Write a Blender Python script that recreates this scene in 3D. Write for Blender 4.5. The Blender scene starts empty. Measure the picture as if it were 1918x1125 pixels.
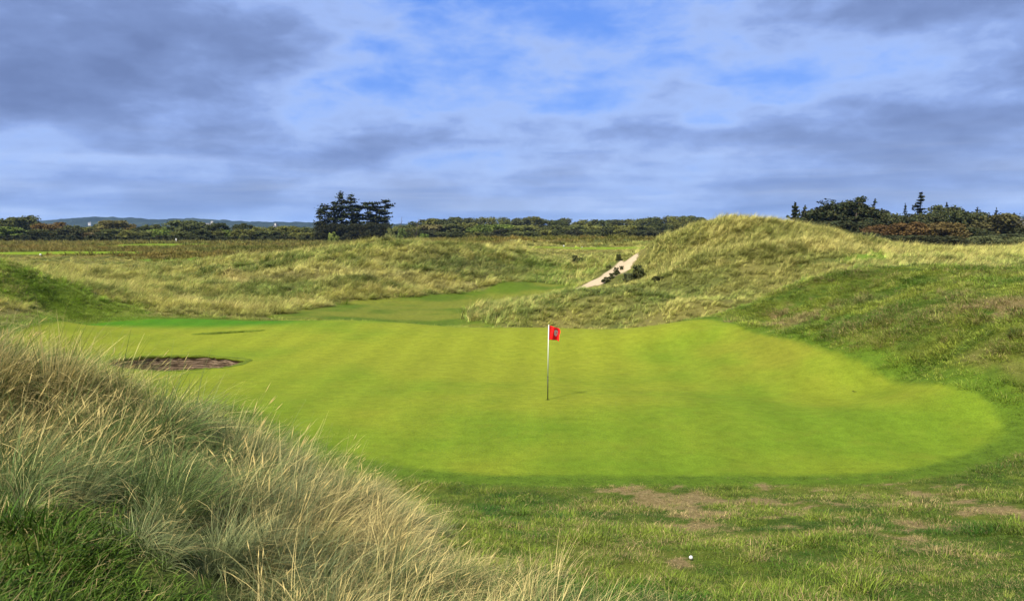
import bpy, bmesh, math, random
import numpy as np
from mathutils import Vector, Matrix, Euler

# ------------------------------------------------------------------ camera, sky, sun, exposure
R = math.radians
SC = bpy.context.scene
COL = SC.collection
W_PX, H_PX, F_PX, HORIZON = 1918.0, 1125.0, 1492.0, 435.0
CAM_Z = 4.83                                     # camera above the cup on the green
PITCH = math.atan((H_PX / 2 - HORIZON) / F_PX)

cam_d = bpy.data.cameras.new('camera')
cam_d.sensor_width = 36.0
cam_d.lens = 36.0 * F_PX / W_PX
cam_d.clip_start = 0.05
cam_d.clip_end = 20000.0
cam = bpy.data.objects.new('camera', cam_d)
COL.objects.link(cam)
cam.location = (0, 0, CAM_Z)
cam.rotation_euler = (math.pi / 2 - PITCH, 0, 0)
SC.camera = cam

SUN_EL, SUN_AZ = R(50), R(-148)                   # azimuth from +Y (into the picture), negative is left
sdir = Vector((math.sin(SUN_AZ) * math.cos(SUN_EL), math.cos(SUN_AZ) * math.cos(SUN_EL), math.sin(SUN_EL)))
sun_d = bpy.data.lights.new('sun', 'SUN')
sun_d.energy = 4.4
sun_d.angle = R(7)
sun_d.color = (1.0, 0.94, 0.84)
sun = bpy.data.objects.new('sun', sun_d)
COL.objects.link(sun)
sun.rotation_euler = (-sdir).to_track_quat('-Z', 'Y').to_euler()

SC.view_settings.view_transform = 'Standard'
SC.view_settings.look = 'None'
SC.view_settings.gamma = 1.0
SC.view_settings.use_curve_mapping = False
SC.view_settings.exposure = 1.10
SC.render.engine = 'CYCLES'
SC.cycles.use_denoising = True
SC.cycles.max_bounces = 5
SC.cycles.diffuse_bounces = 3
SC.cycles.transparent_max_bounces = 8
SC.cycles.volume_bounces = 0


class NT:
    """small helper to write node trees"""
    def __init__(self, tree):
        self.t = tree
        tree.nodes.clear()

    def n(self, kind, **kw):
        nd = self.t.nodes.new(kind)
        ins = kw.pop('ins', {})
        for k, v in kw.items():
            setattr(nd, k, v)
        for k, v in ins.items():
            s = nd.inputs[k]
            if hasattr(v, 'is_output') or isinstance(v, bpy.types.NodeSocket):
                self.t.links.new(v, s)
            else:
                s.default_value = v
        return nd

    def math(self, op, a, b=None, clamp=False):
        nd = self.n('ShaderNodeMath', operation=op, use_clamp=clamp)
        for i, v in enumerate((a, b)):
            if v is None:
                continue
            if isinstance(v, bpy.types.NodeSocket):
                self.t.links.new(v, nd.inputs[i])
            else:
                nd.inputs[i].default_value = v
        return nd.outputs[0]

    def mix(self, fac, a, b, blend='MIX'):
        nd = self.n('ShaderNodeMix', data_type='RGBA', blend_type=blend, clamp_factor=True)
        for i, v in ((0, fac), (6, a), (7, b)):
            if isinstance(v, bpy.types.NodeSocket):
                self.t.links.new(v, nd.inputs[i])
            else:
                if i and len(v) == 3:
                    v = (*v, 1)
                nd.inputs[i].default_value = v
        return nd.outputs[2]

    def noise(self, vec, scale, detail=4, rough=0.55, dist=0.0, dims='3D', w=None):
        nd = self.n('ShaderNodeTexNoise', noise_dimensions=dims)
        if vec is not None:
            self.t.links.new(vec, nd.inputs['Vector'])
        nd.inputs['Scale'].default_value = scale
        nd.inputs['Detail'].default_value = detail
        nd.inputs['Roughness'].default_value = rough
        nd.inputs['Distortion'].default_value = dist
        if w is not None:
            nd.inputs['W'].default_value = w
        return nd.outputs[0]

    def ramp(self, fac, stops, interp='LINEAR'):
        nd = self.n('ShaderNodeValToRGB')
        self.t.links.new(fac, nd.inputs[0])
        cr = nd.color_ramp
        cr.interpolation = interp
        while len(cr.elements) < len(stops):
            cr.elements.new(0.5)
        for e, (p, c) in zip(cr.elements, stops):
            e.position = p
            e.color = (*c, 1) if len(c) == 3 else c
        return nd.outputs[0]

    def link(self, a, b):
        self.t.links.new(a, b)


world = bpy.data.worlds.new('World')
SC.world = world
world.use_nodes = True


def build_world(seed=(5.1428, 19.9711), s2=(24.0599, 1.1476)):
    g = NT(world.node_tree)
    sky = g.n('ShaderNodeTexSky', sky_type='NISHITA', sun_disc=False)
    sky.sun_elevation = SUN_EL
    sky.sun_rotation = SUN_AZ
    sky.air_density = 1.0
    sky.dust_density = 1.0
    sky.ozone_density = 2.5
    tc = g.n('ShaderNodeTexCoord').outputs['Generated']
    sep = g.n('ShaderNodeSeparateXYZ')
    g.link(tc, sep.inputs[0])
    z = g.math('MAXIMUM', sep.outputs[2], 0.0)
    zz = g.math('ADD', z, 0.22)
    cmb = g.n('ShaderNodeCombineXYZ')
    g.link(g.math('DIVIDE', sep.outputs[0], zz), cmb.inputs[0])
    g.link(g.math('DIVIDE', sep.outputs[1], zz), cmb.inputs[1])
    P = cmb.outputs[0]

    def shifted(x, y, zoff, sx=1.0, sy=1.0):
        m = g.n('ShaderNodeMapping')
        g.link(P, m.inputs[0])
        m.inputs['Location'].default_value = (x, y, zoff)
        m.inputs['Scale'].default_value = (sx, sy, 1)
        return m.outputs[0]
    # one deck of cloud: where it is thin it is white, where it is thick its belly is grey
    big = g.noise(shifted(seed[0], seed[1], 0.0, 1.045, 1.29), 0.66, 2, 0.5, 0.2)
    mid = g.noise(shifted(s2[0], s2[1], 2.0, 1.045, 1.48), 1.5, 3, 0.5, 0.35)
    puff = g.n('ShaderNodeMapping')
    g.link(tc, puff.inputs[0])
    puff.inputs['Scale'].default_value = (1, 1, 2.3)
    mid = g.math('ADD', g.math('MULTIPLY', mid, .58), g.math('MULTIPLY', g.noise(puff.outputs[0], 6.5, 3, .5, .3), .42))
    fine = g.noise(puff.outputs[0], 19, 6, .58, .25)
    d = g.math('ADD', g.math('MULTIPLY', big, .62), g.math('ADD', g.math('MULTIPLY', mid, .34), g.math('MULTIPLY', fine, .145)))
    thick = g.n('ShaderNodeMapRange', clamp=True)
    g.link(d, thick.inputs[0])
    thick.inputs[1].default_value = .415
    thick.inputs[2].default_value = .675
    ccol = g.ramp(thick.outputs[0], [(0.16, (0.255, 0.330, 0.49)), (0.34, (0.235, 0.298, 0.445)), (0.52, (0.140, 0.198, 0.365)), (0.70, (0.102, 0.144, 0.272)), (.95, (.076, .107, .210))], 'LINEAR')
    cfac = g.ramp(thick.outputs[0], [(0.02, (0, 0, 0)), (0.58, (1, 1, 1))], 'EASE')
    skyc = g.n('ShaderNodeVectorMath', operation='SCALE')
    g.link(sky.outputs[0], skyc.inputs[0])
    skyc.inputs['Scale'].default_value = 0.06
    blue = g.mix(0.65, skyc.outputs[0], (0.045, 0.140, 0.50))
    col = g.mix(g.math('MULTIPLY', cfac, 0.95), blue, ccol)
    # low sky near the horizon is evenly veiled
    streak = g.n('ShaderNodeMapping')
    g.link(tc, streak.inputs[0])
    streak.inputs['Scale'].default_value = (3.2, 3.2, 46)
    bands = g.ramp(g.noise(streak.outputs[0], 1.0, 4, .55, .2), [(.36, (.120, .180, .345)), (.52, (.185, .250, .400)), (.64, (.260, .320, .445))])
    veil = g.ramp(z, [(0.0, (1, 1, 1)), (0.13, (0, 0, 0))])
    col = g.mix(g.math('MULTIPLY', veil, 0.62), col, bands)
    # below the horizon: the dull light of the land
    below = g.math('LESS_THAN', sep.outputs[2], -0.002)
    col = g.mix(below, col, (0.05, 0.06, 0.04))
    bg = g.n('ShaderNodeBackground')
    g.link(col, bg.inputs[0])
    bg.inputs[1].default_value = 1.0
    out = g.n('ShaderNodeOutputWorld')
    g.link(bg.outputs[0], out.inputs[0])


build_world()

rng = np.random.default_rng(7)
random.seed(7)

# ------------------------------------------------------------------ the lie of the land
CP, SP = math.cos(PITCH), math.sin(PITCH)


def ray(u, v):
    a, b = (u - W_PX / 2) / F_PX, -(v - H_PX / 2) / F_PX
    y, z = CP + b * SP, -SP + b * CP
    return np.array([a / y, 1.0, z / y])


def px(u, v, Y):                                  # point on the line of sight at distance Y
    return ray(u, v) * Y + np.array([0, 0, CAM_Z])


def pz(u, v, z):                                  # point on the line of sight at height z
    d = ray(u, v)
    return d * ((z - CAM_Z) / d[2]) + np.array([0, 0, CAM_Z])


def side(u, Y):
    return (u - W_PX / 2) / F_PX * Y


CTRL = []
def cY(*pts):
    for u, v, Y, *dz in pts:
        p = px(u, v, Y); CTRL.append((p[0], p[1], p[2] - (dz[0] if dz else 0)))
def cZ(*pts):
    for u, v, z in pts:
        CTRL.append(tuple(pz(u, v, z)))
def cW(*pts):
    CTRL.extend(pts)

# knoll under the camera and the marram bank to the left
cW((0, 0, 3.2), (3, 0, 3.1), (-3, 0, 3.2), (6, -2, 3.0), (-7, -2, 3.3), (0, -8, 3.2), (9, 2, 2.6), (-8, 4, 3.2), (2.0, 3, 2.75), (-2, 3, 3.0),
   (6, 4, 2.35), (-13, 4, 3.4), (16, 2, 2.5), (-13, 10, 3.0), (-14, -6, 3.3), (16, -8, 2.8))
cY((1300, 1125, 6.8), (1700, 1125, 6.7), (1918, 1125, 6.6), (1100, 1125, 6.2), (1050, 1000, 10), (1400, 1000, 10), (1700, 1000, 10), (1918, 1000, 9.8),
   (0, 604, 9, .64), (150, 652, 9, .70), (300, 705, 9, .74), (450, 772, 8.8, .70), (600, 840, 8.6, .62), (760, 908, 8.8, .48), (0, 1000, 5), (300, 1000, 5, .1), (0, 800, 7, .5), (300, 850, 6.6, .5),
   (600, 1000, 6, .4), (800, 1000, 7.2, .3), (600, 1125, 5, .35), (300, 1125, 4.3, .1), (0, 1125, 4, .05), (900, 1000, 8.6, .1))
cW((-12, 20, .6), (-8, 15, .6), (-4, 13.2, .45), (-1.5, 12.6, .4), (-16, 14, 2.2), (-20, 22, 1.7), (-20, 30, 1.0))
# the green
cZ((1026, 748, 0), (760, 882, .02), (1000, 892, 0), (1300, 894, 0), (1600, 888, .02), (1760, 866, .1), (560, 800, .05), (700, 700, 0), (440, 730, 0), (850, 640, .05),
   (1300, 750, .06), (1600, 790, .12), (1880, 790, .35), (1700, 700, .55), (1500, 655, .7), (1400, 640, .6), (1300, 640, .35), (1026, 614, .12), (1150, 617, .12), (860, 613, .1),
   (740, 604, .22), (620, 600, .3), (480, 606, .1), (350, 601, 0), (200, 608, 0), (300, 660, 0), (380, 700, 0), (1200, 616, .2), (1918, 870, .25))
cY((1300, 602, 34.5), (1240, 607, 35.5), (1370, 606, 33))
cW((side(1026, 44), 44.5, -.55), (side(1180, 42), 43, -.35), (side(1300, 40), 40.5, .1), (side(860, 46), 46, -.6), (side(1400, 39), 40, .5))
# hollow and fairway behind
cZ((870, 604, -.6), (700, 580, -.5), (600, 590, -.3), (900, 545, -.3), (1050, 533, 0), (640, 562, -.3), (480, 590, -.1), (780, 556, -.35),
   (1000, 580, .3), (1000, 560, .5), (1150, 560, .8), (1200, 590, .2), (1100, 595, -.1), (1300, 565, 1.1), (1100, 546, .30), (1350, 592, .55), (940, 580, -.2), (1250, 545, 1.1))
# big dune on the right
cY((1270, 500, 57), (1340, 480, 58), (1430, 540, 49), (1500, 522, 50), (1200, 468, 70), (1260, 437, 68, .5), (1300, 422, 67, .6), (1345, 413, 66, .62), (1430, 410, 65, .62), (1500, 418, 64, .62), (1560, 436, 63, .6), (1620, 457, 62, .75),
   (1650, 468, 62, .8), (1430, 455, 57), (1560, 480, 54), (1230, 520, 58), (1700, 478, 62), (1800, 473, 66), (1918, 470, 66), (1720, 463, 100, .9), (1850, 462, 100, .9), (1918, 462, 96, .9), (1600, 494, 50), (1750, 491, 48), (1900, 494, 46), (1195, 500, 66))
cW((side(1430, 78), 80, 3.2), (side(1300, 82), 82, 2.6), (side(1550, 78), 78, 3.0), (side(1500, 44), 44, 1.7), (side(1430, 43), 43.5, 1.2), (side(1620, 41), 42, 2.4), (side(1800, 40), 40, 2.6), (36, 40, 2.6), (40, 60, 2.8), (30, 26, 2.9), (22, 12, 2.2))
# near hillock on the right
cY((1400, 577, 38), (1450, 550, 37.5), (1500, 528, 37), (1600, 507, 36), (1750, 503, 34), (1918, 512, 31), (1600, 600, 28.5), (1750, 620, 25), (1900, 620, 22.4), (1900, 560, 25.5), (1900, 700, 20.4), (1450, 602, 34), (1700, 560, 29.5), (1500, 590, 33.4))
# left knob and left field
cY((0, 512, 42), (60, 530, 43), (110, 552, 44), (200, 577, 45), (100, 590, 42.5), (-120, 500, 42), (-200, 560, 30))
cZ((280, 592, .1), (300, 560, .35), (150, 520, .8), (300, 503, 1.2), (0, 492, 1.5), (200, 482, 1.6), (400, 492, 1.3), (0, 478, 1.7), (100, 477, 1.7), (300, 470, 1.8), (400, 545, .3), (450, 520, .7))
# long dune in the middle
cY((450, 550, 61), (600, 545, 62), (750, 540, 66), (930, 530, 71), (470, 489, 80), (560, 479, 82), (650, 462, 84, .1), (720, 452, 86, .15), (800, 454, 88, .15), (900, 464, 88, .15), (960, 476, 86, .15),
   (600, 510, 72), (750, 495, 75), (850, 500, 76), (1000, 500, 84), (1060, 490, 87), (1050, 469, 100), (1180, 469, 98), (985, 468, 100), (1100, 508, 80), (895, 450, 130), (1040, 449, 150))
cW(*[(side(u, 108), 108, 1.7) for u in (420, 560, 700, 830)], (side(950, 112), 112, 2.2), (side(895, 165), 165, 1.8))
# sand path up the dune's left flank
cY((1080, 541, 66), (1125, 521, 71), (1160, 500, 76), (1190, 478, 82), (1105, 512, 79), (1150, 488, 83), (1200, 512, 66))
# the plain
for Y_, z_ in ((150, 1.75), (200, 1.6), (270, 1.6), (380, 1.9), (560, 2.5)):
    for u_ in (-250, 100, 500, 900, 1300, 1700, 2150):
        if Y_ > 150 or u_ in (100, 500, 1700, -250, 2150):
            CTRL.append((side(u_, Y_), Y_, z_))
CTRL = np.array(CTRL, float)


def warp(x, y):
    s = np.sqrt(x * x + y * y + 36.0)
    yy = np.maximum(y, -12) + 18
    return x / (yy * .62), np.log(yy) * 2.2


def tps_fit(pts):
    a, b = warp(pts[:, 0], pts[:, 1])
    n = len(a)
    r2 = (a[:, None] - a[None]) ** 2 + (b[:, None] - b[None]) ** 2
    K = np.where(r2 > 1e-12, .5 * r2 * np.log(np.maximum(r2, 1e-12)), 0) + np.eye(n) * 4e-4
    Pm = np.stack([np.ones(n), a, b], 1)
    A = np.zeros((n + 3, n + 3))
    A[:n, :n] = K; A[:n, n:] = Pm; A[n:, :n] = Pm.T
    return a, b, np.linalg.solve(A, np.concatenate([pts[:, 2], np.zeros(3)]))


TA, TB, TW = tps_fit(CTRL)


def hash2(ix, iy, seed):
    h = (ix.astype(np.int64) * 374761393 + iy.astype(np.int64) * 668265263 + seed * 974711) & 0xffffffff
    h = ((h ^ (h >> 13)) * 1274126177) & 0xffffffff
    return ((h ^ (h >> 16)) & 0xffff) / 65535.0


def vnoise(x, y, seed=0):
    ix, iy = np.floor(x), np.floor(y)
    fx, fy = x - ix, y - iy
    fx, fy = fx * fx * (3 - 2 * fx), fy * fy * (3 - 2 * fy)
    ix, iy = ix.astype(np.int64), iy.astype(np.int64)
    a, b = hash2(ix, iy, seed), hash2(ix + 1, iy, seed)
    c, d = hash2(ix, iy + 1, seed), hash2(ix + 1, iy + 1, seed)
    return (a + (b - a) * fx) * (1 - fy) + (c + (d - c) * fx) * fy


def fbm(x, y, seed=0, octv=4, gain=.5):
    s, amp, tot = 0, 1.0, 0
    for i in range(octv):
        s = s + amp * vnoise(x * 2 ** i + 17.3 * i, y * 2 ** i - 9.1 * i, seed + i)
        tot += amp; amp *= gain
    return s / tot


def sstep(a, b, x):
    t = np.clip((x - a) / (b - a), 0, 1)
    return t * t * (3 - 2 * t)


def base_height(x, y):
    x, y = np.asarray(x, float), np.asarray(y, float)
    a, b = warp(x, y)
    out = np.empty(a.shape)
    af, bf, of = a.ravel(), b.ravel(), out.ravel()
    n = len(TA)
    for i in range(0, af.size, 20000):
        aa, bb = af[i:i + 20000], bf[i:i + 20000]
        r2 = (aa[:, None] - TA[None]) ** 2 + (bb[:, None] - TB[None]) ** 2
        K = .5 * r2 * np.log(np.maximum(r2, 1e-12))
        of[i:i + 20000] = K @ TW[:n] + TW[n] + TW[n + 1] * aa + TW[n + 2] * bb
    out = of.reshape(a.shape)
    far = sstep(300, 560, np.hypot(x, y))
    out = out * (1 - far) + 2.5 * far
    edge = sstep(0.95, 1.6, np.abs(x) / (np.maximum(y, 0) + 22))
    out = out * (1 - edge) + edge * 2.5
    back = sstep(6, 16, -y)
    return out * (1 - back) + 3.0 * back


def poly_sd(x, y, P):
    """signed distance to a polygon, negative inside"""
    P = np.asarray(P, float)[:, :2]
    d = np.full(np.shape(x), 1e9)
    ins = np.zeros(np.shape(x), bool)
    n = len(P)
    for i in range(n):
        ax, ay = P[i]; bx, by = P[(i + 1) % n]
        ex, ey = bx - ax, by - ay
        t = np.clip(((x - ax) * ex + (y - ay) * ey) / (ex * ex + ey * ey + 1e-12), 0, 1)
        d = np.minimum(d, np.hypot(x - ax - t * ex, y - ay - t * ey))
        c = (ay > y) != (by > y)
        with np.errstate(divide='ignore', invalid='ignore'):
            ins ^= c & (x < ex * (y - ay) / (ey if ey != 0 else 1e-12) + ax)
    return np.where(ins, -d, d)


def smooth_poly(P, it=2):
    P = np.asarray(P, float)[:, :2]
    for _ in range(it):
        Q = np.roll(P, -1, 0)
        P = np.stack([P * .75 + Q * .25, P * .25 + Q * .75], 1).reshape(-1, 2)
    return P


_YS = np.concatenate([np.arange(3, 60, .15), np.arange(60, 130, .4), np.arange(130, 420, 1.5)])


def hit(u, v, ymin=3.0, ymax=1e9):
    """where the line of sight first meets the ground"""
    d = ray(u, v)
    ys = _YS[(_YS >= ymin) & (_YS <= ymax)]
    h = base_height(d[0] * ys, ys) - (CAM_Z + d[2] * ys)
    k = np.nonzero(h >= 0)[0]
    Y = ys[k[0]] if len(k) else ys[np.argmax(h)]
    return np.array([d[0] * Y, Y])


def hits(pts, ymin=3.0, ymax=1e9):
    return [hit(u, v, ymin, ymax) for u, v in pts]


GREEN = smooth_poly(hits([(430, 745), (560, 812), (680, 864), (800, 885), (1000, 893), (1300, 895), (1600, 889), (1750, 869), (1860, 827), (1884, 790), (1850, 755), (1760, 722), (1640, 692), (1560, 664), (1480, 636), (1400, 616)])
                    + [(side(1330, 34.6), 34.8), (side(1240, 36), 36.4), (side(1150, 39.5), 39.6), (side(1026, 40.2), 40.3), (side(860, 40.5), 40.8), (side(740, 42), 42.2), (side(620, 42.4), 42.6), (side(480, 43), 43), (side(340, 44), 44.5), (side(200, 43), 43.2), (side(130, 41), 41),
                       (-21, 36), (-18.5, 26), (-12, 19.5)])
FAIRWAY = smooth_poly([(side(480, 46), 45.8), (side(560, 52), 52), (side(640, 61), 60)] + hits([(760, 557), (850, 547), (930, 533), (1000, 528), (1075, 533), (1078, 545), (990, 560), (900, 573), (868, 586), (880, 602)], 44)
                      + [(side(960, 44), 43.2), (side(800, 42), 40.5), (side(600, 42), 41.2)])
MARRAM = smooth_poly([(2.0, 4.0), (1.15, 5.4), (0.62, 6.4), (0.1, 7.2), (-.55, 8.2), (-1.15, 9.2), (-1.35, 10.2), (-2.6, 11.0), (-4.2, 11.9), (-6.5, 12.6), (-10, 13.2), (-19, 16), (-19, 6), (-6, 5.2), (-3.4, 5.1), (-2.45, 4.75), (-1.65, 4.1), (-.8, 3.4), (0.4, 3.2)], 1)
BUNKER = (-12.45, 29.25, 2.35, 2.10, R(21))
BUNKER_B = (-13.55, 37.6, 1.55, .40, R(7))
TEES = [smooth_poly([(-66, 104), (-52, 108), (-50.5, 113), (-60, 117), (-68, 114), (-76, 108)], 1),
        smooth_poly([(-84, 156), (-72, 160), (-70, 195), (-80, 205), (-96, 200), (-90, 175)], 1),
        smooth_poly([(1.6, 97), (16.3, 95.5), (17, 101), (1.6, 104)], 1),
        ]
GRASSY = [smooth_poly([(22.0, 50), (26.5, 51), (31, 54.5), (28.5, 55.5), (23.5, 53.5), (21, 51.5)], 1),
          smooth_poly([(-46, 98), (-37, 97), (-33, 101), (-40, 107), (-48, 105)], 1)]
SANDPATH = smooth_poly(hits([(1074, 543), (1098, 533), (1128, 516), (1152, 499), (1166, 486), (1190, 477)], 55) + hits([(1197, 480), (1186, 490), (1176, 506), (1160, 512), (1148, 517), (1135, 527), (1127, 533), (1110, 535), (1098, 540)], 55), 1)
LEFTKNOB = smooth_poly([(-30, 36), (-26, 39), (-23.5, 42), (-20.5, 43.5), (-22, 46.5), (-26, 47), (-30, 46.5), (-36, 45), (-40, 38)], 1)
NEARHILL = smooth_poly([(side(1400, 38), 38), (side(1330, 37), 36.5), (side(1450, 30), 31), (14, 20), (14, 15), (24, 14), (30, 24), (26, 31.5), (side(1750, 34.4), 34.4), (side(1600, 36.4), 36.4), (side(1500, 37.4), 37.4)], 1)


def wobble(th):
    """a bunker's outline is never a true ellipse"""
    return 1 + .045 * np.sin(2 * th + .6) + .05 * np.sin(3 * th + 2.1) + .025 * np.sin(7 * th + .4) + .014 * np.sin(13 * th)


def ell(x, y, E):
    cx, cy, rx, ry, a = E
    dx, dy = x - cx, y - cy
    p, q = dx * math.cos(a) + dy * math.sin(a), -dx * math.sin(a) + dy * math.cos(a)
    th = np.arctan2(q / ry, p / rx)
    return np.hypot(p / rx, q / ry) / wobble(th)


def height(x, y):
    x, y = np.asarray(x, float), np.asarray(y, float)
    h = base_height(x, y)
    mown = np.minimum(poly_sd(x, y, GREEN), poly_sd(x, y, FAIRWAY))
    for T in TEES:
        mown = np.minimum(mown, poly_sd(x, y, T))
    mown = np.minimum(mown, poly_sd(x, y, SANDPATH) * 2)
    rough = sstep(0.2, 2.5, mown)
    lump = (fbm(x / 1.1, y / 1.1, 3, 3) - .5) * .16 * rough * sstep(70, 25, y)
    dune = (fbm(x / 4.5, y / 4.5, 11, 4, .55) - .5) * 1.15 * sstep(.5, 6, mown) * sstep(40, 55, y) * sstep(260, 120, y)
    dune = dune + (fbm(x / 1.5, y / 1.5, 15, 3) - .5) * .42 * sstep(.5, 4, mown) * sstep(38, 46, y) * sstep(120, 90, y)
    dune = dune * sstep(2.5, 7.5, np.hypot(x - 6.2, (y - 60) * .6))
    tee = np.full(np.shape(x), 1e9)
    for T in TEES:
        tee = np.minimum(tee, poly_sd(x, y, T))
    h = h + .38 * sstep(1.8, -1.0, tee)
    swell = (fbm(x / 5.0, y / 5.0, 21, 2) - .5) * .10 * (1 - rough)
    return h + lump + dune + swell

# ------------------------------------------------------------------ what grows where
def masks(x, y):
    wob = (fbm(x * .9, y * .9, 31, 3) - .5)
    m = {}
    m['green'] = sstep(.10, -.10, poly_sd(x, y, GREEN) + wob * .12)
    m['collar'] = sstep(1.6, .1, poly_sd(x, y, GREEN) + wob * 1.4)
    m['fair'] = sstep(.3, -.3, poly_sd(x, y, FAIRWAY) + wob * 1.2)
    m['marram'] = sstep(.25, -.25, poly_sd(x, y, MARRAM) + wob * .8)
    t = np.full(np.shape(x), 1e9)
    for T in TEES:
        t = np.minimum(t, poly_sd(x, y, T))
    m['tee'] = sstep(.5, -.5, t)
    t = np.full(np.shape(x), 1e9)
    for T in GRASSY:
        t = np.minimum(t, poly_sd(x, y, T))
    m['grassy'] = sstep(1.0, -.8, t + wob * 1.5)
    m['path'] = sstep(.15, -.15, poly_sd(x, y, SANDPATH))
    m['pathnear'] = sstep(1.2, .1, poly_sd(x, y, SANDPATH))
    m['knob'] = sstep(1.4, -1.4, poly_sd(x, y, LEFTKNOB) + wob * 3)
    m['hill'] = sstep(.9, -.5, poly_sd(x, y, NEARHILL) + wob * 1.5)
    front = (y < 19) | ((poly_sd(x, y, GREEN) < 1.2) & (y < 33))
    m['front'] = np.where(front, 1.0, 0.0)
    hb = y + (fbm(x / 20, y / 20, 41, 3) - .5) * 24 + sstep(-10, -30, x) * 12
    m['heath'] = sstep(104, 122, hb + np.where((x > -2) & (x < 30), -34, 0)) * sstep(20, 40, 62 - (x - .28 * y) * 1.0 + 0 * y)
    return m


def bare_field(x, y):
    """worn and thatchy patches of the short rough, 0..1"""
    n = fbm(x * .6 + 3, y * .8, 51, 6, .66)
    f = sstep(.47, .60, n * .55 + fbm(x * 2.1, y * 2.6, 57, 3, .6) * .45)
    zone = sstep(16.2, 14.2, y) * sstep(7.4, 9.6, y) * sstep(-.5, 2.2, x)
    zone = np.maximum(zone, .85 * sstep(3.3, 5.4, x) * sstep(14, 12, y) * sstep(5.6, 7.2, y) * sstep(.42, .58, fbm(x * .4, y * .4, 77, 2)))
    hz = .8 * sstep(3.0, 1.0, np.hypot((x - 11.4) / 1.5, (y - 33.2)))            # foot of the hillock, by the green's back corner
    hz = np.maximum(hz, .7 * sstep(1.9, .5, np.hypot(x - 15.6, (y - 25.0) * .7)))
    scrape = sstep(.24, .12, np.hypot((x - SCRAPE[0]), (y - SCRAPE[1]) * .8))
    return np.clip(np.maximum(f * zone * .88, np.maximum(sstep(.40, .55, n) * hz, scrape)), 0, 1)


SCRAPE = hit(1272, 1056)


def lerp(a, b, t):
    t = np.asarray(t)[..., None]
    return np.asarray(a) * (1 - t) + np.asarray(b) * t


def zone_colour(x, y):
    m = masks(x, y)
    n1, n2, n3 = fbm(x / 3.2, y / 3.2, 61, 4), fbm(x / .8, y / .8, 62, 3), fbm(x / 9, y / 9, 63, 3)
    dune = lerp((.058, .070, .015), (.120, .108, .029), sstep(.34, .62, n1 * .6 + n3 * .4))
    c = dune
    # greener slope between the long dune and the sand path
    gs = sstep(9, 3, np.hypot(x - 5.0, (y - 80) * .6))
    c = lerp(c, (.055, .085, .013), gs * sstep(.35, .6, n1) * .8)
    c = lerp(c, lerp((.055, .050, .010), (.105, .072, .017), sstep(.4, .62, n1)), m['heath'])
    c = lerp(c, (.036, .046, .012), sstep(6.5, 2.5, np.hypot((x + 4.5) * .8, (y - 78))) * .7)
    # pale flattened straw at the foot of the long dune
    foot = sstep(3.8, 1.0, np.abs(y - 68.5 + x * .12)) * sstep(-32, -22, x) * sstep(0, -4, x)
    c = lerp(c, (.150, .126, .046), foot * .8)
    # worn trails
    for P in (hits([(325, 556), (375, 570), (425, 578), (470, 582)], 44), hits([(424, 508), (440, 523), (462, 533)], 60)):
        d = np.full(np.shape(x), 1e9)
        for a, b in zip(P[:-1], P[1:]):
            ex, ey = b - a
            t = np.clip(((x - a[0]) * ex + (y - a[1]) * ey) / (ex * ex + ey * ey), 0, 1)
            d = np.minimum(d, np.hypot(x - a[0] - t * ex, y - a[1] - t * ey))
        c = lerp(c, (.150, .118, .048), sstep(.9, .3, d) * .9)
    short = lerp((.040, .066, .008), (.080, .098, .013), sstep(.38, .62, n2 * .5 + n1 * .5))
    c = lerp(c, short, np.maximum(m['front'], np.maximum(m['hill'], m['knob'])))
    c = lerp(c, (.085, .125, .012), m['knob'] * .8)
    yel = lerp((.120, .125, .018), (.070, .105, .011), sstep(.3, .6, n1))
    c = lerp(c, yel, m['collar'] * (1 - m['front'] * sstep(18, 15, y)))
    c = lerp(c, (.064, .106, .009), sstep(1.0, .7, poly_sd(x, y, GREEN)))
    fair = lerp((.062, .098, .009), (.115, .128, .016), sstep(.35, .65, n1))
    c = lerp(c, fair, m['fair'])
    g = lerp((.096, .152, .010), (.158, .182, .014), sstep(.32, .68, n1 * .45 + n3 * .55))
    # lusher lawn at the far left, browner shoulder at the back right
    lush = sstep(-7.5, -12, x + .25 * (y - 38)) * sstep(36.5, 40, y + .12 * x)
    g = lerp(g, (.034, .125, .005), lush * .9)
    brown = sstep(7.5, 2.0, np.hypot(x - 11, (y - 29.5) * 1.2)) * sstep(.36, .62, n1)
    g = lerp(g, (.150, .140, .016), brown * .45)
    c = lerp(c, g, m['green'])
    c = lerp(c, (.095, .150, .016), m['grassy'])
    c = lerp(c, (.125, .185, .010), m['tee'])
    c = lerp(c, (.060, .070, .020), m['marram'])
    c = lerp(c, (.40, .31, .20), m['path'])
    return c


# ------------------------------------------------------------------ materials
MAT = {}


def material(name):
    m = bpy.data.materials.new(name)
    m.use_nodes = True
    MAT[name] = m
    return m, NT(m.node_tree)


def finish(g, shader, bump=None, disp=None):
    o = g.n('ShaderNodeOutputMaterial')
    g.link(shader, o.inputs[0])


def principled(g, col, rough=.8, spec=.2, bump=None, bstr=.3, bdist=.02, **kw):
    p = g.n('ShaderNodeBsdfPrincipled')
    if isinstance(col, bpy.types.NodeSocket):
        g.link(col, p.inputs['Base Color'])
    else:
        p.inputs['Base Color'].default_value = (*col, 1)
    p.inputs['Roughness'].default_value = rough
    p.inputs['Specular IOR Level'].default_value = spec
    for k, v in kw.items():
        p.inputs[k].default_value = v
    if bump is not None:
        b = g.n('ShaderNodeBump')
        b.inputs['Strength'].default_value = bstr
        b.inputs['Distance'].default_value = bdist
        g.link(bump, b.inputs['Height'])
        g.link(b.outputs[0], p.inputs['Normal'])
    return p.outputs[0]


def obj_coord(g):
    return g.n('ShaderNodeNewGeometry').outputs['Position']


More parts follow.
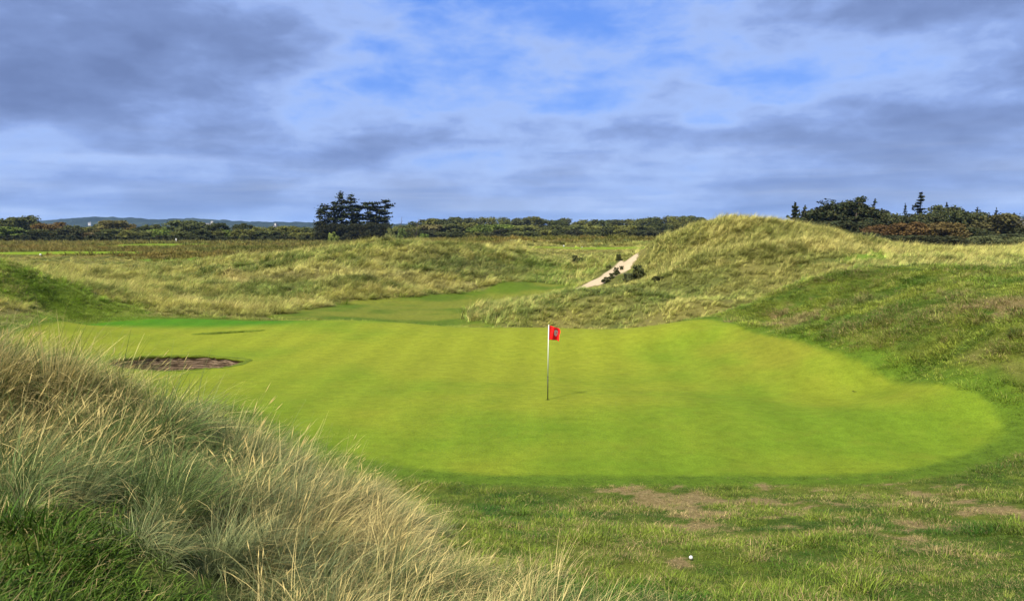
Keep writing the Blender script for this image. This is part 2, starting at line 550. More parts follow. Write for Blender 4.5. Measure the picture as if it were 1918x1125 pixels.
def make_materials():
    # every kind of turf and soil: colour of the zone, broken up at several scales
    m, g = material('turf')
    pos = obj_coord(g)
    zone = g.n('ShaderNodeAttribute', attribute_name='zone').outputs['Color']
    mown = g.n('ShaderNodeAttribute', attribute_name='mown').outputs['Fac']
    fine = g.noise(pos, 26, 5, .7)
    mid = g.noise(pos, 3.1, 5, .62)
    st = g.n('ShaderNodeMapping')                       # mowing lines run up the green
    g.link(pos, st.inputs[0])
    st.inputs['Rotation'].default_value = (0, 0, R(4))
    wv = g.n('ShaderNodeTexWave', wave_type='BANDS', bands_direction='X', wave_profile='SIN')
    g.link(st.outputs[0], wv.inputs[0])
    wv.inputs['Scale'].default_value = .17
    wv.inputs['Distortion'].default_value = 1.4
    wv.inputs['Detail'].default_value = 2
    wv.inputs['Detail Scale'].default_value = .5
    amp = g.math('MULTIPLY', mown, .11)
    stripe = g.math('ADD', 1.0, g.math('MULTIPLY', g.math('SUBTRACT', wv.outputs[1], .5), amp))
    wild = g.math('SUBTRACT', 1.0, g.math('MULTIPLY', mown, .42))
    v1 = g.math('MULTIPLY', g.math('SUBTRACT', fine, .5), g.math('MULTIPLY', wild, 2.4))
    v2 = g.math('MULTIPLY', g.math('SUBTRACT', mid, .5), g.math('MULTIPLY', wild, 1.25))
    val = g.math('MULTIPLY', stripe, g.math('MAXIMUM', g.math('ADD', g.math('ADD', 1.0, v1), v2), .25))
    sc = g.n('ShaderNodeVectorMath', operation='SCALE')
    g.link(zone, sc.inputs[0]); g.link(val, sc.inputs['Scale'])
    spot = g.noise(pos, 1.15, 6, .68)
    yel = g.ramp(spot, [(.50, (0, 0, 0)), (.68, (1, 1, 1))])
    col = g.mix(g.math('MULTIPLY', yel, g.math('MULTIPLY', mown, .22)), sc.outputs[0], (.150, .152, .018))
    bare = g.n('ShaderNodeAttribute', attribute_name='bare').outputs['Fac']
    thr = g.math('ADD', bare, g.math('MULTIPLY', g.math('SUBTRACT', g.noise(pos, 7.5, 6, .78), .5), 1.9))
    bm = g.n('ShaderNodeMapRange', clamp=True)
    g.link(thr, bm.inputs[0]); bm.inputs[1].default_value = .34; bm.inputs[2].default_value = .74
    soil = g.ramp(g.noise(pos, 17, 6, .75), [(.3, (.060, .045, .016)), (.5, (.150, .112, .045)), (.68, (.26, .20, .095))])
    gate = g.math('GREATER_THAN', bare, .02)
    col = g.mix(g.math('MULTIPLY', bm.outputs[0], gate), col, soil)
    finish(g, principled(g, col, .9, .04, fine, .6, .03))

    m, g = material('sand')
    pos = obj_coord(g)
    c = g.mix(g.noise(pos, 1.6, 6, .65), (.44, .35, .215), (.33, .25, .15))
    c = g.mix(g.ramp(g.noise(pos, 7, 5, .7), [(.55, (0, 0, 0)), (.7, (1, 1, 1))]), c, (.26, .19, .11))
    finish(g, principled(g, c, .95, .1, g.noise(pos, 9, 5, .7), .6, .06))

    m, g = material('sod')
    pos = obj_coord(g)
    mp = g.n('ShaderNodeMapping')
    g.link(pos, mp.inputs[0])
    mp.inputs['Scale'].default_value = (1, 1, 6)
    c = g.ramp(g.noise(mp.outputs[0], 2.6, 6, .75), [(.34, (.030, .022, .013)), (.48, (.115, .080, .050)), (.62, (.26, .190, .125))])
    finish(g, principled(g, c, .95, .08, g.noise(mp.outputs[0], 14, 5, .7), .9, .06))

    def grass(name, straw, trans=.30, rough=.55):
        m, g = material(name)
        tint = g.n('ShaderNodeAttribute', attribute_name='tint', attribute_type='INSTANCER').outputs['Color']
        dry = g.n('ShaderNodeAttribute', attribute_name='dry', attribute_type='INSTANCER').outputs['Fac']
        b = g.n('ShaderNodeAttribute', attribute_name='blade').outputs['Color']
        s = g.n('ShaderNodeSeparateColor')
        g.link(b, s.inputs[0])
        k = g.math('ADD', g.math('SUBTRACT', dry, s.outputs[1]), g.math('MULTIPLY', g.math('SUBTRACT', s.outputs[2], .5), .7))
        k = g.math('MULTIPLY', g.math('ADD', k, .12), 3.2, True)
        col = g.mix(k, tint, straw)
        sc = g.n('ShaderNodeVectorMath', operation='SCALE')
        g.link(col, sc.inputs[0])
        g.link(g.math('ADD', .40, g.math('MULTIPLY', s.outputs[0], 1.15)), sc.inputs['Scale'])
        p = principled(g, sc.outputs[0], rough, .10)
        tr = g.n('ShaderNodeBsdfTranslucent')
        g.link(sc.outputs[0], tr.inputs[0])
        mx = g.n('ShaderNodeMixShader')
        mx.inputs[0].default_value = trans
        g.link(p, mx.inputs[1]); g.link(tr.outputs[0], mx.inputs[2])
        finish(g, mx.outputs[0])
    grass('marram_blades', (.56, .45, .175))
    grass('fescue_blades', (.43, .375, .112))
    grass('turf_blades', (.33, .245, .105))

    def leaf(name, trans=.18):
        m, g = material(name)
        oc = g.n('ShaderNodeObjectInfo').outputs['Color']
        b = g.n('ShaderNodeAttribute', attribute_name='blade').outputs['Color']
        s = g.n('ShaderNodeSeparateColor')
        g.link(b, s.inputs[0])
        sc = g.n('ShaderNodeVectorMath', operation='SCALE')
        g.link(oc, sc.inputs[0])
        g.link(g.math('ADD', .62, g.math('MULTIPLY', s.outputs[0], .76)), sc.inputs['Scale'])
        col = g.mix(g.math('MULTIPLY', s.outputs[1], .35), sc.outputs[0], (.09, .06, .012))
        p = principled(g, col, .7, .04)
        tr = g.n('ShaderNodeBsdfTranslucent')
        g.link(col, tr.inputs[0])
        mx = g.n('ShaderNodeMixShader')
        mx.inputs[0].default_value = trans
        g.link(p, mx.inputs[1]); g.link(tr.outputs[0], mx.inputs[2])
        finish(g, mx.outputs[0])
    leaf('leaves')
    leaf('needles', .06)

    m, g = material('bark')
    finish(g, principled(g, g.mix(g.noise(obj_coord(g), 5, 5), (.05, .04, .03), (.11, .09, .07)), .9, .1, g.noise(obj_coord(g), 12), .6, .05))

    m, g = material('hill_woods')
    pos = obj_coord(g)
    c = g.ramp(g.noise(pos, .012, 5, .6), [(.35, (.010, .016, .010)), (.52, (.018, .027, .014)), (.62, (.034, .045, .022)), (.74, (.06, .065, .03))])
    finish(g, principled(g, c, .95, .05))

    def flat(name, col, rough=.5, spec=.4, var=.12, scale=20):
        m, g = material(name)
        c = g.mix(g.noise(obj_coord(g), scale, 4), tuple(v * (1 - var) for v in col), tuple(v * (1 + var) for v in col))
        finish(g, principled(g, c, rough, spec))
    flat('pole_white', (.74, .74, .66), .35)
    flat('pole_dark', (.014, .016, .012), .5)
    flat('flag_red', (.80, .012, .010), .6, .2, .08, 9)
    flat('flag_print', (.85, .58, .52), .7, .2)
    flat('hole_shade', (.02, .022, .012), .7, .1)  # near-black colour stands for the shade inside the cup and old hole
    flat('marker_white', (.55, .55, .52), .5)
    flat('render_white', (.42, .41, .38), .8, .1)
    flat('slate', (.12, .12, .13), .7)
    flat('window_dark', (.03, .035, .045), .15)


make_materials()


# ------------------------------------------------------------------ mesh helpers
def mesh_np(name, verts, faces, mat, smooth=False):
    """verts (N,3), faces (M,k) with one k"""
    me = bpy.data.meshes.new(name)
    verts = np.asarray(verts, np.float32); faces = np.asarray(faces, np.int32)
    k = faces.shape[1]
    me.vertices.add(len(verts)); me.vertices.foreach_set('co', verts.ravel())
    me.loops.add(faces.size); me.loops.foreach_set('vertex_index', faces.ravel())
    me.polygons.add(len(faces))
    me.polygons.foreach_set('loop_start', np.arange(0, faces.size, k, dtype=np.int32))
    me.update(calc_edges=True)
    me.polygons.foreach_set('use_smooth', np.full(len(faces), smooth))
    if mat:
        me.materials.append(MAT[mat])
    me.validate(clean_customdata=False)
    return me


def colour_attr(me, name, rgb):
    a = me.attributes.new(name, 'FLOAT_COLOR', 'POINT')
    c = np.ones((len(me.vertices), 4), np.float32)
    c[:, :3] = rgb
    a.data.foreach_set('color', c.ravel())


def float_attr(me, name, v):
    a = me.attributes.new(name, 'FLOAT', 'POINT')
    a.data.foreach_set('value', np.asarray(v, np.float32))


def obj(name, me, parent=None, loc=None, label=None, cat=None, group=None, kind=None):
    o = bpy.data.objects.new(name, me)
    COL.objects.link(o)
    if parent is not None:
        o.parent = parent
    if loc is not None:
        o.location = loc
    for k, v in (('label', label), ('category', cat), ('group', group), ('kind', kind)):
        if v:
            o[k] = v
    return o


def thing(name, label, cat, loc, group=None, rz=0, scale=(1, 1, 1)):
    o = obj(name, None, None, loc, label, cat, group)
    o.empty_display_size = .3
    o.rotation_euler = (0, 0, rz)
    o.scale = scale
    return o


class Mb:
    """a little mesh builder for hand-made things"""
    def __init__(self):
        self.v, self.f = [], []

    def add(self, vs, fs):
        b = len(self.v)
        self.v += [tuple(p) for p in vs]
        self.f += [tuple(b + i for i in f) for f in fs]

    def box(self, c, s):
        x, y, z = c; a, b, h = (k / 2 for k in s)
        self.add([(x - a, y - b, z - h), (x + a, y - b, z - h), (x + a, y + b, z - h), (x - a, y + b, z - h), (x - a, y - b, z + h), (x + a, y - b, z + h), (x + a, y + b, z + h), (x - a, y + b, z + h)],
                 [(0, 3, 2, 1), (4, 5, 6, 7), (0, 1, 5, 4), (1, 2, 6, 5), (2, 3, 7, 6), (3, 0, 4, 7)])

    def tube(self, pts, rad, n=8):
        pts = [Vector(p) for p in pts]
        rings = []
        for i, p in enumerate(pts):
            d = (pts[min(i + 1, len(pts) - 1)] - pts[max(i - 1, 0)]).normalized()
            q = d.to_track_quat('Z', 'Y')
            r = rad[i] if isinstance(rad, (list, tuple)) else rad
            rings.append([p + q @ Vector((r * math.cos(t * 2 * math.pi / n), r * math.sin(t * 2 * math.pi / n), 0)) for t in range(n)])
        vs = [v for r in rings for v in r]
        fs = [(i * n + k, i * n + (k + 1) % n, (i + 1) * n + (k + 1) % n, (i + 1) * n + k) for i in range(len(pts) - 1) for k in range(n)]
        fs += [tuple(range(n - 1, -1, -1)), tuple((len(pts) - 1) * n + k for k in range(n))]
        self.add(vs, fs)

    def lathe(self, prof, n=16, c=(0, 0, 0)):
        vs = [(c[0] + r * math.cos(t * 2 * math.pi / n), c[1] + r * math.sin(t * 2 * math.pi / n), c[2] + z) for r, z in prof for t in range(n)]
        fs = [(i * n + k, i * n + (k + 1) % n, (i + 1) * n + (k + 1) % n, (i + 1) * n + k) for i in range(len(prof) - 1) for k in range(n)]
        self.add(vs, fs)

    def mesh(self, name, mat, smooth=False):
        me = bpy.data.meshes.new(name)
        me.from_pydata(self.v, [], self.f)
        me.materials.append(MAT[mat])
        if smooth:
            me.polygons.foreach_set('use_smooth', np.full(len(me.polygons), True))
        me.update()
        return me


# ------------------------------------------------------------------ the ground, cut into its surfaces
def lines(lo, hi, fine):
    """grid lines from lo to hi: fine = [(start, end, step)], growing outside"""
    xs = []
    for a, b, s in fine:
        xs += list(np.arange(a, b - 1e-6, s))
    xs.append(fine[-1][1])
    s = fine[-1][2]; x = xs[-1]; post = []
    while x < hi:
        s *= 1.07; x += s; post.append(x)
    s = fine[0][2]; x = xs[0]; pre = []
    while x > lo:
        s *= 1.12; x -= s; pre.append(x)
    return np.array(pre[::-1] + xs + post)


def build_ground():
    xs = lines(-6500, 6500, [(-60, -28, .7), (-28, -17, .3), (-17, -9.6, .13), (-9.6, 15, .22), (15, 30, .35), (30, 48, .8)])
    ys = lines(-60, 7000, [(-4, 27.2, .22), (27.2, 31.6, .11), (31.6, 36.8, .25), (36.8, 38.4, .08), (38.4, 50, .3), (50, 110, .6)])
    X, Y = np.meshgrid(xs, ys)
    ny, nx = X.shape
    # pull the nearest grid points onto the outline of the green and the bunkers
    x, y = X.ravel().copy(), Y.ravel().copy()
    near = (np.abs(x) < 30) & (y > 10) & (y < 50)
    idx = np.nonzero(near)[0]

    def snap(P, tol):
        Pn = np.asarray(P)
        sd = np.abs(poly_sd(x[idx], y[idx], Pn))
        for i in idx[sd < tol]:
            q = np.array([x[i], y[i]])
            A = Pn; B = np.roll(Pn, -1, 0); e = B - A
            t = np.clip(((q - A) * e).sum(1) / (e * e).sum(1), 0, 1)
            c = A + t[:, None] * e
            k = np.argmin(((c - q) ** 2).sum(1))
            x[i], y[i] = c[k]
    snap(GREEN, .10)

    def ellipse(E, s=1.0, n=160):
        t = np.arange(n) / n * 2 * math.pi
        cx, cy, rx, ry, a = E
        p, q = rx * s * np.cos(t) * wobble(t), ry * s * np.sin(t) * wobble(t)
        return np.stack([cx + p * math.cos(a) - q * math.sin(a), cy + p * math.sin(a) + q * math.cos(a)], 1)
    snap(ellipse(BUNKER), .055)
    snap(ellipse(BUNKER_B), .04)
    z = height(x, y)
    V = np.stack([x, y, z], 1)
    i = np.arange(ny - 1)[:, None] * nx + np.arange(nx - 1)[None]
    F = np.stack([i, i + 1, i + nx + 1, i + nx], -1).reshape(-1, 4)
    cx, cy = x[F].mean(1), y[F].mean(1)
    g_sd, f_sd = poly_sd(cx, cy, GREEN), poly_sd(cx, cy, FAIRWAY)
    p_sd = poly_sd(cx, cy, SANDPATH)
    hole = (ell(cx, cy, BUNKER) < 1.0) | (ell(cx, cy, BUNKER_B) < 1.0)
    cls = np.zeros(len(F), int)
    cls[f_sd < 0] = 2
    cls[g_sd < 0] = 1
    for k, T in enumerate(TEES):
        cls[poly_sd(cx, cy, T) < 0] = 4 + k
    cls[p_sd < 0] = 3
    cls[hole] = -1
    col = zone_colour(x, y)
    mk = masks(x, y)
    bare = bare_field(x, y) * (1 - mk['green'])
    mown = np.clip(mk['green'] + mk['fair'] * .45 + mk['tee'] * .5, 0, 1)
    for k, nm in ((0, 'ground'), (1, 'putting_green'), (2, 'fairway'), (3, 'sand_path'), (4, 'teeing_ground'), (5, 'teeing_ground'), (6, 'teeing_ground')):
        f = F[cls == k]
        if not len(f):
            continue
        used, inv = np.unique(f, return_inverse=True)
        me = mesh_np(nm, V[used], inv.reshape(-1, 4), 'sand' if k == 3 else 'turf', True)
        colour_attr(me, 'zone', col[used])
        float_attr(me, 'mown', mown[used])
        float_attr(me, 'bare', bare[used])
        obj(nm, me, kind='structure')


build_ground()

# ------------------------------------------------------------------ grass that nobody could count
def blades(n, radius, h, hvar, width, segs, lean, wind, droop, r):
    """one tuft: n tapering arched blades; returns mesh arrays"""
    a = r.uniform(0, 2 * math.pi, n); q = np.sqrt(r.uniform(0, 1, n))
    bx, by = radius * q * np.cos(a), radius * q * np.sin(a)
    L = h * (1 + hvar * r.uniform(-1, .6, n))
    az = a + r.normal(0, .7, n)
    tilt = lean * (.25 + .9 * q) * r.uniform(.4, 1.3, n)
    dx = np.sin(tilt) * np.cos(az) + wind[0] * r.uniform(.5, 1.4, n)
    dy = np.sin(tilt) * np.sin(az) + wind[1] * r.uniform(.5, 1.4, n)
    dz = np.cos(tilt)
    nrm = np.sqrt(dx * dx + dy * dy + dz * dz); dx, dy, dz = dx / nrm, dy / nrm, dz / nrm
    hz = np.hypot(dx, dy) + 1e-6
    ox, oy = dx / hz, dy / hz
    dr = droop * r.uniform(.4, 1.5, n)
    w = width * r.uniform(.65, 1.35, n)
    tw = r.normal(0, .5, n)
    sx, sy = -oy * np.cos(tw) + ox * np.sin(tw) * .6, ox * np.cos(tw) + oy * np.sin(tw) * .6
    t = np.linspace(0, 1, segs + 1)
    V = np.empty((n, segs + 1, 2, 3)); C = np.empty((n, segs + 1, 2, 3))
    rb, rd = r.uniform(0, 1, n), r.uniform(0, 1, n)
    px_, py_, pz_ = bx.copy(), by.copy(), np.full(n, -.03)
    ang = np.arctan2(hz, dz)
    for k, tk in enumerate(t):
        if k:
            aa = ang + dr * (tk - .5 / segs) ** 1.3
            st = L / segs
            px_ = px_ + ox * np.sin(aa) * st; py_ = py_ + oy * np.sin(aa) * st; pz_ = pz_ + np.cos(aa) * st
        ww = w * (1 - tk ** 1.8 * .88) * .5
        for s, sg in ((0, -1), (1, 1)):
            V[:, k, s, 0] = px_ + sg * sx * ww; V[:, k, s, 1] = py_ + sg * sy * ww; V[:, k, s, 2] = pz_
        C[:, k, :, 0] = rb[:, None]; C[:, k, :, 1] = rd[:, None]; C[:, k, :, 2] = tk
    i = (np.arange(n) * (segs + 1) * 2)[:, None] + (np.arange(segs) * 2)[None]
    F = np.stack([i, i + 1, i + 3, i + 2], -1).reshape(-1, 4)
    return V.reshape(-1, 3), F, C.reshape(-1, 3)


def tuft_set(name, mat, specs):
    c = bpy.data.collections.new(name)
    for k, sp in enumerate(specs):
        V, F, C = blades(*sp, np.random.default_rng(100 + k + 10 * len(name)))
        me = mesh_np(name, V, F, mat, True)
        colour_attr(me, 'blade', C)
        c.objects.link(bpy.data.objects.new(name, me))
    return c


def scatter(name, coll, n_var, pts, rot, scl, tint, dry, label=None, cat=None):
    """a sheet of growth: points carrying turn, size and colour, a tuft set on each"""
    n = len(pts)
    me = bpy.data.meshes.new(name)
    me.vertices.add(n); me.vertices.foreach_set('co', np.asarray(pts, np.float32).ravel())

    def at(nm, typ, key, val, dt=np.float32):
        a = me.attributes.new(nm, typ, 'POINT'); a.data.foreach_set(key, np.asarray(val, dt).ravel())
    at('turn', 'FLOAT_VECTOR', 'vector', rot)
    at('size', 'FLOAT_VECTOR', 'vector', scl)
    at('tint', 'FLOAT_COLOR', 'color', np.concatenate([tint, np.ones((n, 1))], 1))
    at('dry', 'FLOAT', 'value', dry)
    pk = rng.integers(0, n_var, n)
    if n_var == 6:
        pk = np.where((pk == 5) & (rng.uniform(0, 1, n) < .55), 1, pk)
    at('pick', 'INT', 'value', pk, np.int32)
    me.update()
    o = obj(name, me, kind='stuff', label=label, cat=cat)
    ng = bpy.data.node_groups.new(name, 'GeometryNodeTree')
    ng.interface.new_socket('Geometry', in_out='INPUT', socket_type='NodeSocketGeometry')
    ng.interface.new_socket('Geometry', in_out='OUTPUT', socket_type='NodeSocketGeometry')
    N, Lk = ng.nodes, ng.links
    gi, go = N.new('NodeGroupInput'), N.new('NodeGroupOutput')
    ci = N.new('GeometryNodeCollectionInfo')
    ci.inputs['Collection'].default_value = coll
    ci.inputs['Separate Children'].default_value = True
    ci.inputs['Reset Children'].default_value = True
    ip = N.new('GeometryNodeInstanceOnPoints')
    ip.inputs['Pick Instance'].default_value = True

    def na(nm, typ):
        a = N.new('GeometryNodeInputNamedAttribute'); a.data_type = typ; a.inputs['Name'].default_value = nm
        return a.outputs['Attribute']
    er = N.new('FunctionNodeEulerToRotation')
    Lk.new(na('turn', 'FLOAT_VECTOR'), er.inputs[0])
    Lk.new(gi.outputs[0], ip.inputs['Points'])
    Lk.new(ci.outputs[0], ip.inputs['Instance'])
    Lk.new(na('pick', 'INT'), ip.inputs['Instance Index'])
    Lk.new(er.outputs[0], ip.inputs['Rotation'])
    Lk.new(na('size', 'FLOAT_VECTOR'), ip.inputs['Scale'])
    Lk.new(ip.outputs[0], go.inputs[0])
    md = o.modifiers.new('tufts', 'NODES')
    md.node_group = ng
    return o


def in_view(x, y, margin=1.12, extra=2.0):
    return np.abs(x) < .643 * margin * np.maximum(y, 0) + extra


def sample(x0, x1, y0, y1, per_m2, keep):
    n = int((x1 - x0) * (y1 - y0) * per_m2)
    x, y = rng.uniform(x0, x1, n), rng.uniform(y0, y1, n)
    k = in_view(x, y) & (rng.uniform(0, 1, n) < keep(x, y))
    return x[k], y[k]


def put(x, y, dz=-.01):
    return np.stack([x, y, height(x, y) + dz], 1)


def turns(n, wob=.12, spin=math.pi):
    return np.stack([rng.normal(0, wob, n), rng.normal(0, wob, n), rng.uniform(-spin, spin, n)], 1)


def size3(s, zvar=.2):
    n = len(s)
    return np.stack([s, s, s * (1 + rng.uniform(-zvar, zvar, n))], 1)


def seed_heads(objs):
    """one more kind of tuft: a few tall stiff stalks ending in narrow pale seed heads"""
    r = np.random.default_rng(314)
    V, F, C = blades(9, .10, 1.05, .3, .005, 6, .4, (.30, .0), .55, r)
    V2, F2, C2 = [], [], []
    n = 9
    P = V.reshape(n, 7, 2, 3).mean(2)
    for k in range(n):
        a, b = P[k, 5], P[k, 6]
        d = (b - a) / (np.linalg.norm(b - a) + 1e-9)
        s = np.cross(d, (0, 0, 1)); s /= np.linalg.norm(s) + 1e-9
        for t, w in ((s, .0055), (np.cross(d, s), .0055)):
            i = len(V2)
            V2 += [a, a + d * .07 + t * w, a + d * .15, a + d * .07 - t * w]; F2.append((i, i + 1, i + 2, i + 3)); C2 += [(.75, 0., .9)] * 4
    me = mesh_np('marram_tuft', np.concatenate([V, np.array(V2)]), np.concatenate([F, np.array(F2) + len(V)]), 'marram_blades', True)
    C[:, 1] *= .4
    colour_attr(me, 'blade', np.concatenate([C, np.array(C2)]))
    objs.link(bpy.data.objects.new('marram_tuft', me))


def build_grass():
    W = (.30, .03)
    marram = tuft_set('marram_tuft', 'marram_blades', [
        (80, .13, .95, .45, .0085, 6, .55, (.42, .0), 1.35),
        (75, .17, .88, .5, .0080, 6, .80, (.50, .0), 1.8),
        (90, .11, 1.00, .4, .0085, 6, .45, (.34, .03), 1.1),
        (70, .22, .74, .5, .0080, 6, .95, (.60, -.05), 2.1),
        (46, .10, 1.10, .35, .0070, 6, .35, (.36, .05), .9)])
    seed_heads(marram.objects)
    fescue = tuft_set('fescue_tuft', 'fescue_blades', [
        (60, .28, .62, .45, .024, 3, .6, (.62, 0), .9),
        (55, .34, .48, .5, .024, 3, .8, (.30, .05), 1.2),
        (65, .24, .70, .4, .022, 3, .5, (.70, 0), 1.0),
        (45, .40, .42, .5, .026, 3, .9, (.34, -.05), 1.3)])
    turf = tuft_set('turf_tuft', 'turf_blades', [
        (70, .17, .085, .5, .0062, 3, .9, (.14, 0), 1.1),
        (80, .20, .070, .5, .0065, 3, 1.1, (.10, .05), 1.3),
        (60, .13, .115, .5, .0058, 3, .7, (.16, 0), .9),
        (75, .18, .060, .5, .0070, 3, 1.2, (.12, 0), 1.4)])
    heath = tuft_set('heath_tuft', 'fescue_blades', [
        (46, .55, .50, .5, .070, 2, 1.0, (.08, 0), .5),
        (50, .60, .42, .5, .075, 2, 1.1, (.05, 0), .6),
        (40, .45, .60, .5, .065, 2, .8, (.10, 0), .4)])

    # marram bank: clumps first, then the thinner growth between them
    def km(x, y):
        sd = poly_sd(x, y, MARRAM)
        return sstep(.2, -.5, sd + .12 + (fbm(x * 2.2, y * 2.2, 85, 2) - .5) * .7)
    # tussocks: each a knot of tufts of one height, hue and dryness; thin short growth between
    tx, ty = sample(-12, 2.2, 3.1, 14, 7.5, km)
    cnt = rng.integers(3, 9, len(tx))
    own = np.repeat(np.arange(len(tx)), cnt)
    spread = rng.uniform(.06, .17, len(tx))[own]
    x, y = tx[own] + rng.normal(0, 1, len(own)) * spread, ty[own] + rng.normal(0, 1, len(own)) * spread
    fx, fy = sample(-12, 2.2, 3.1, 14, 14, km)
    nb = len(x)
    x, y = np.concatenate([x, fx]), np.concatenate([y, fy])
    n = len(x)
    fill = np.arange(n) >= nb
    th = np.concatenate([rng.uniform(.62, 1.12, len(tx))[own], rng.uniform(.40, .65, n - nb)])
    td = np.concatenate([rng.normal(0, .20, len(tx))[own], rng.normal(.05, .12, n - nb)])
    tt = np.concatenate([rng.uniform(0, 1, len(tx))[own], rng.uniform(.2, .8, n - nb)])
    cl = fbm(x * .9, y * .9, 82, 3) * .45 + tt * .55
    edge = sstep(0, -1.6, poly_sd(x, y, MARRAM))
    low = sstep(-2.4, .3, x + (y - 5) * .28)             # lower and drier towards the right foot
    s = (.50 + .33 * edge) * th * rng.uniform(.85, 1.15, n) * (1 - .22 * low)
    tint = lerp((.080, .120, .028), (.200, .228, .095), sstep(.25, .75, cl))
    tint = tint * rng.uniform(.8, 1.25, (n, 1))
    gr = sstep(.52, .66, fbm(x * .55 + 9, y * .55, 83, 2))
    tint = lerp(tint, (.085, .150, .032), gr * .65)
    dry = np.clip(.24 + (fbm(x * .7, y * .7, 84, 3) - .5) * 1.2 + td + low * .14, .04, .88)
    scatter('marram_grass', marram, 6, put(x, y), turns(n, .20, 1.15), size3(s), tint, dry, 'windblown pale marram grass on the bank at lower left', 'grass')

    # short rough in the foreground, tall enough to show its blades
    def kf(x, y):
        sd = poly_sd(x, y, GREEN)
        mar = sstep(-.5, .1, poly_sd(x, y, MARRAM))
        b = bare_field(x, y)
        return sstep(.0, .12, sd) * (.15 + .85 * mar) * (1 - .35 * b)
    xa, ya = sample(-9, 13, 3.0, 8.5, 210, kf)
    xb, yb = sample(-9, 14, 8.5, 20, 135, kf)
    x, y = np.concatenate([xa, xb]), np.concatenate([ya, yb])
    n = len(x)
    n1, n2 = fbm(x * 1.5, y * 1.5, 91, 3), fbm(x * .5, y * .5, 92, 3)
    left = sstep(-1.2, -2.4, x) * sstep(7, 6, y)
    s = (.58 + .62 * sstep(.38, .75, n1)) * rng.uniform(.6, 1.35, n) * (1 + left * .5) * (1 - .35 * bare_field(x, y)) * (.34 + .66 * sstep(.65, 1.1, poly_sd(x, y, GREEN)))
    tint = lerp((.032, .084, .008), (.140, .185, .020), sstep(.36, .64, n2 * .35 + n1 * .25 + fbm(x * 3.2, y * 3.2, 97, 2) * .4)) * rng.uniform(.65, 1.3, (n, 1))
    tint = lerp(tint, (.032, .082, .008), left * .75)
    b = bare_field(x, y)
    dry = np.clip(.01 + 1.0 * b * (.55 + .9 * fbm(x * 3, y * 3, 95, 2)) + .30 * sstep(.5, .7, fbm(x * .8, y * .8, 93, 3)) - .08 * left, 0, .9)
    scatter('rough_grass', turf, 4, put(x, y), turns(n, .15), size3(s), tint, dry, 'short tufted green rough in front of the putting green', 'grass')

    # thin wiry grass straggling out of the bank's right foot
    def ks(x, y):
        sd = poly_sd(x, y, MARRAM)
        return sstep(.9, .0, sd) * .4 * sstep(.45, .6, fbm(x * 1.2, y * 1.2, 99, 2))
    x, y = sample(-2, 3.4, 4.2, 11, 9, ks)
    n = len(x)
    scatter('wiry_grass', marram, 5, put(x, y), turns(n, .15, 1.0), size3(rng.uniform(.28, .5, n)), np.tile((.10, .12, .05), (n, 1)), rng.uniform(.5, .9, n), 'wiry straw coloured stems straggling beside the marram bank', 'grass')

    # tufty hillock on the right, knob on the left, rim of the green
    def kh(x, y):
        m = masks(x, y)
        sd = poly_sd(x, y, GREEN)
        b = bare_field(x, y)
        z = np.maximum(m['hill'], m['knob'])
        z = np.maximum(z, np.where((sd > .05) & (sd < 1.5) & (y > 19), .35, 0))
        return np.clip(z, 0, 1) * (1 - .3 * b) * (sd > .25) * (.75 + .25 * sstep(.38, .55, fbm(x * 1.1, y * 1.1, 101, 3)))
    x, y = sample(-34, 27, 17, 48, 70, kh)
    n = len(x)
    n1 = fbm(x * .6, y * .6, 102, 3)
    s = rng.uniform(.8, 1.9, n) * (.70 + .60 * sstep(.3, .7, fbm(x * 1.4, y * 2.0, 105, 2)))
    tint = lerp((.100, .178, .018), (.290, .335, .045), sstep(.34, .66, n1 * .5 + fbm(x * 1.6, y * 2.2, 107, 2) * .5)) * rng.uniform(.7, 1.25, (n, 1))
    kb = sstep(-15, -19, x)
    tint = lerp(tint, (.160, .245, .026), kb * .75)
    dry = np.clip(-.02 + .95 * bare_field(x, y) + .45 * sstep(.5, .7, fbm(x * .5, y * .5, 103, 3)), 0, .9)
    scatter('hillock_grass', turf, 4, put(x, y), turns(n, .2), size3(s), tint, dry, 'tufty green and brown rough on the hillocks beside the green', 'grass')

    # coarse dark tussocks dotted over the hillock and the near rough
    def kt(x, y):
        m = masks(x, y)
        sd = poly_sd(x, y, GREEN)
        cl = sstep(.42, .60, fbm(x * .8, y * 1.2, 141, 3))
        return np.where(sd > 1.6, (m['hill'] * .85 + m['knob'] * .8 + m['front'] * .16 * (x > 1.5) * (y > 6.8)) * (.15 + .85 * cl), 0)
    x, y = sample(-34, 27, 6, 48, 5.5, kt)
    n = len(x)
    s = rng.uniform(.26, .55, n) * np.where(y < 18, .42, 1.0)
    pal = np.array([(.075, .115, .018), (.14, .165, .026), (.12, .10, .03), (.17, .15, .05)])
    tint = pal[rng.integers(0, 4, n)] * rng.uniform(.7, 1.3, (n, 1))
    scatter('tussock_grass', fescue, 4, put(x, y, -.02), turns(n, .2), size3(s), tint, rng.uniform(-.1, .42, n), 'coarse tussocks dotted over the right-hand hillock', 'grass')

    # fescue on the dunes
    def kd(x, y):
        m = masks(x, y)
        no = m['green'] + m['fair'] + m['tee'] + m['path'] + m['hill'] * .9 + m['knob'] * .9 + m['marram'] + m['front'] + m['heath'] * .9 + m['grassy'] * .8
        return np.clip(1 - no, 0, 1) * sstep(34, 38, y) * sstep(.5, 2.6, poly_sd(x, y, GREEN)) * sstep(.1, .7, poly_sd(x, y, SANDPATH)) * (.72 + .28 * sstep(.35, .55, fbm(x * .8, y * .8, 111, 3)))
    xa, ya = sample(-50, 48, 36, 72, 10, kd)
    xb, yb = sample(-85, 85, 72, 122, 4.2, kd)
    x, y = np.concatenate([xa, xb]), np.concatenate([ya, yb])
    n = len(x)
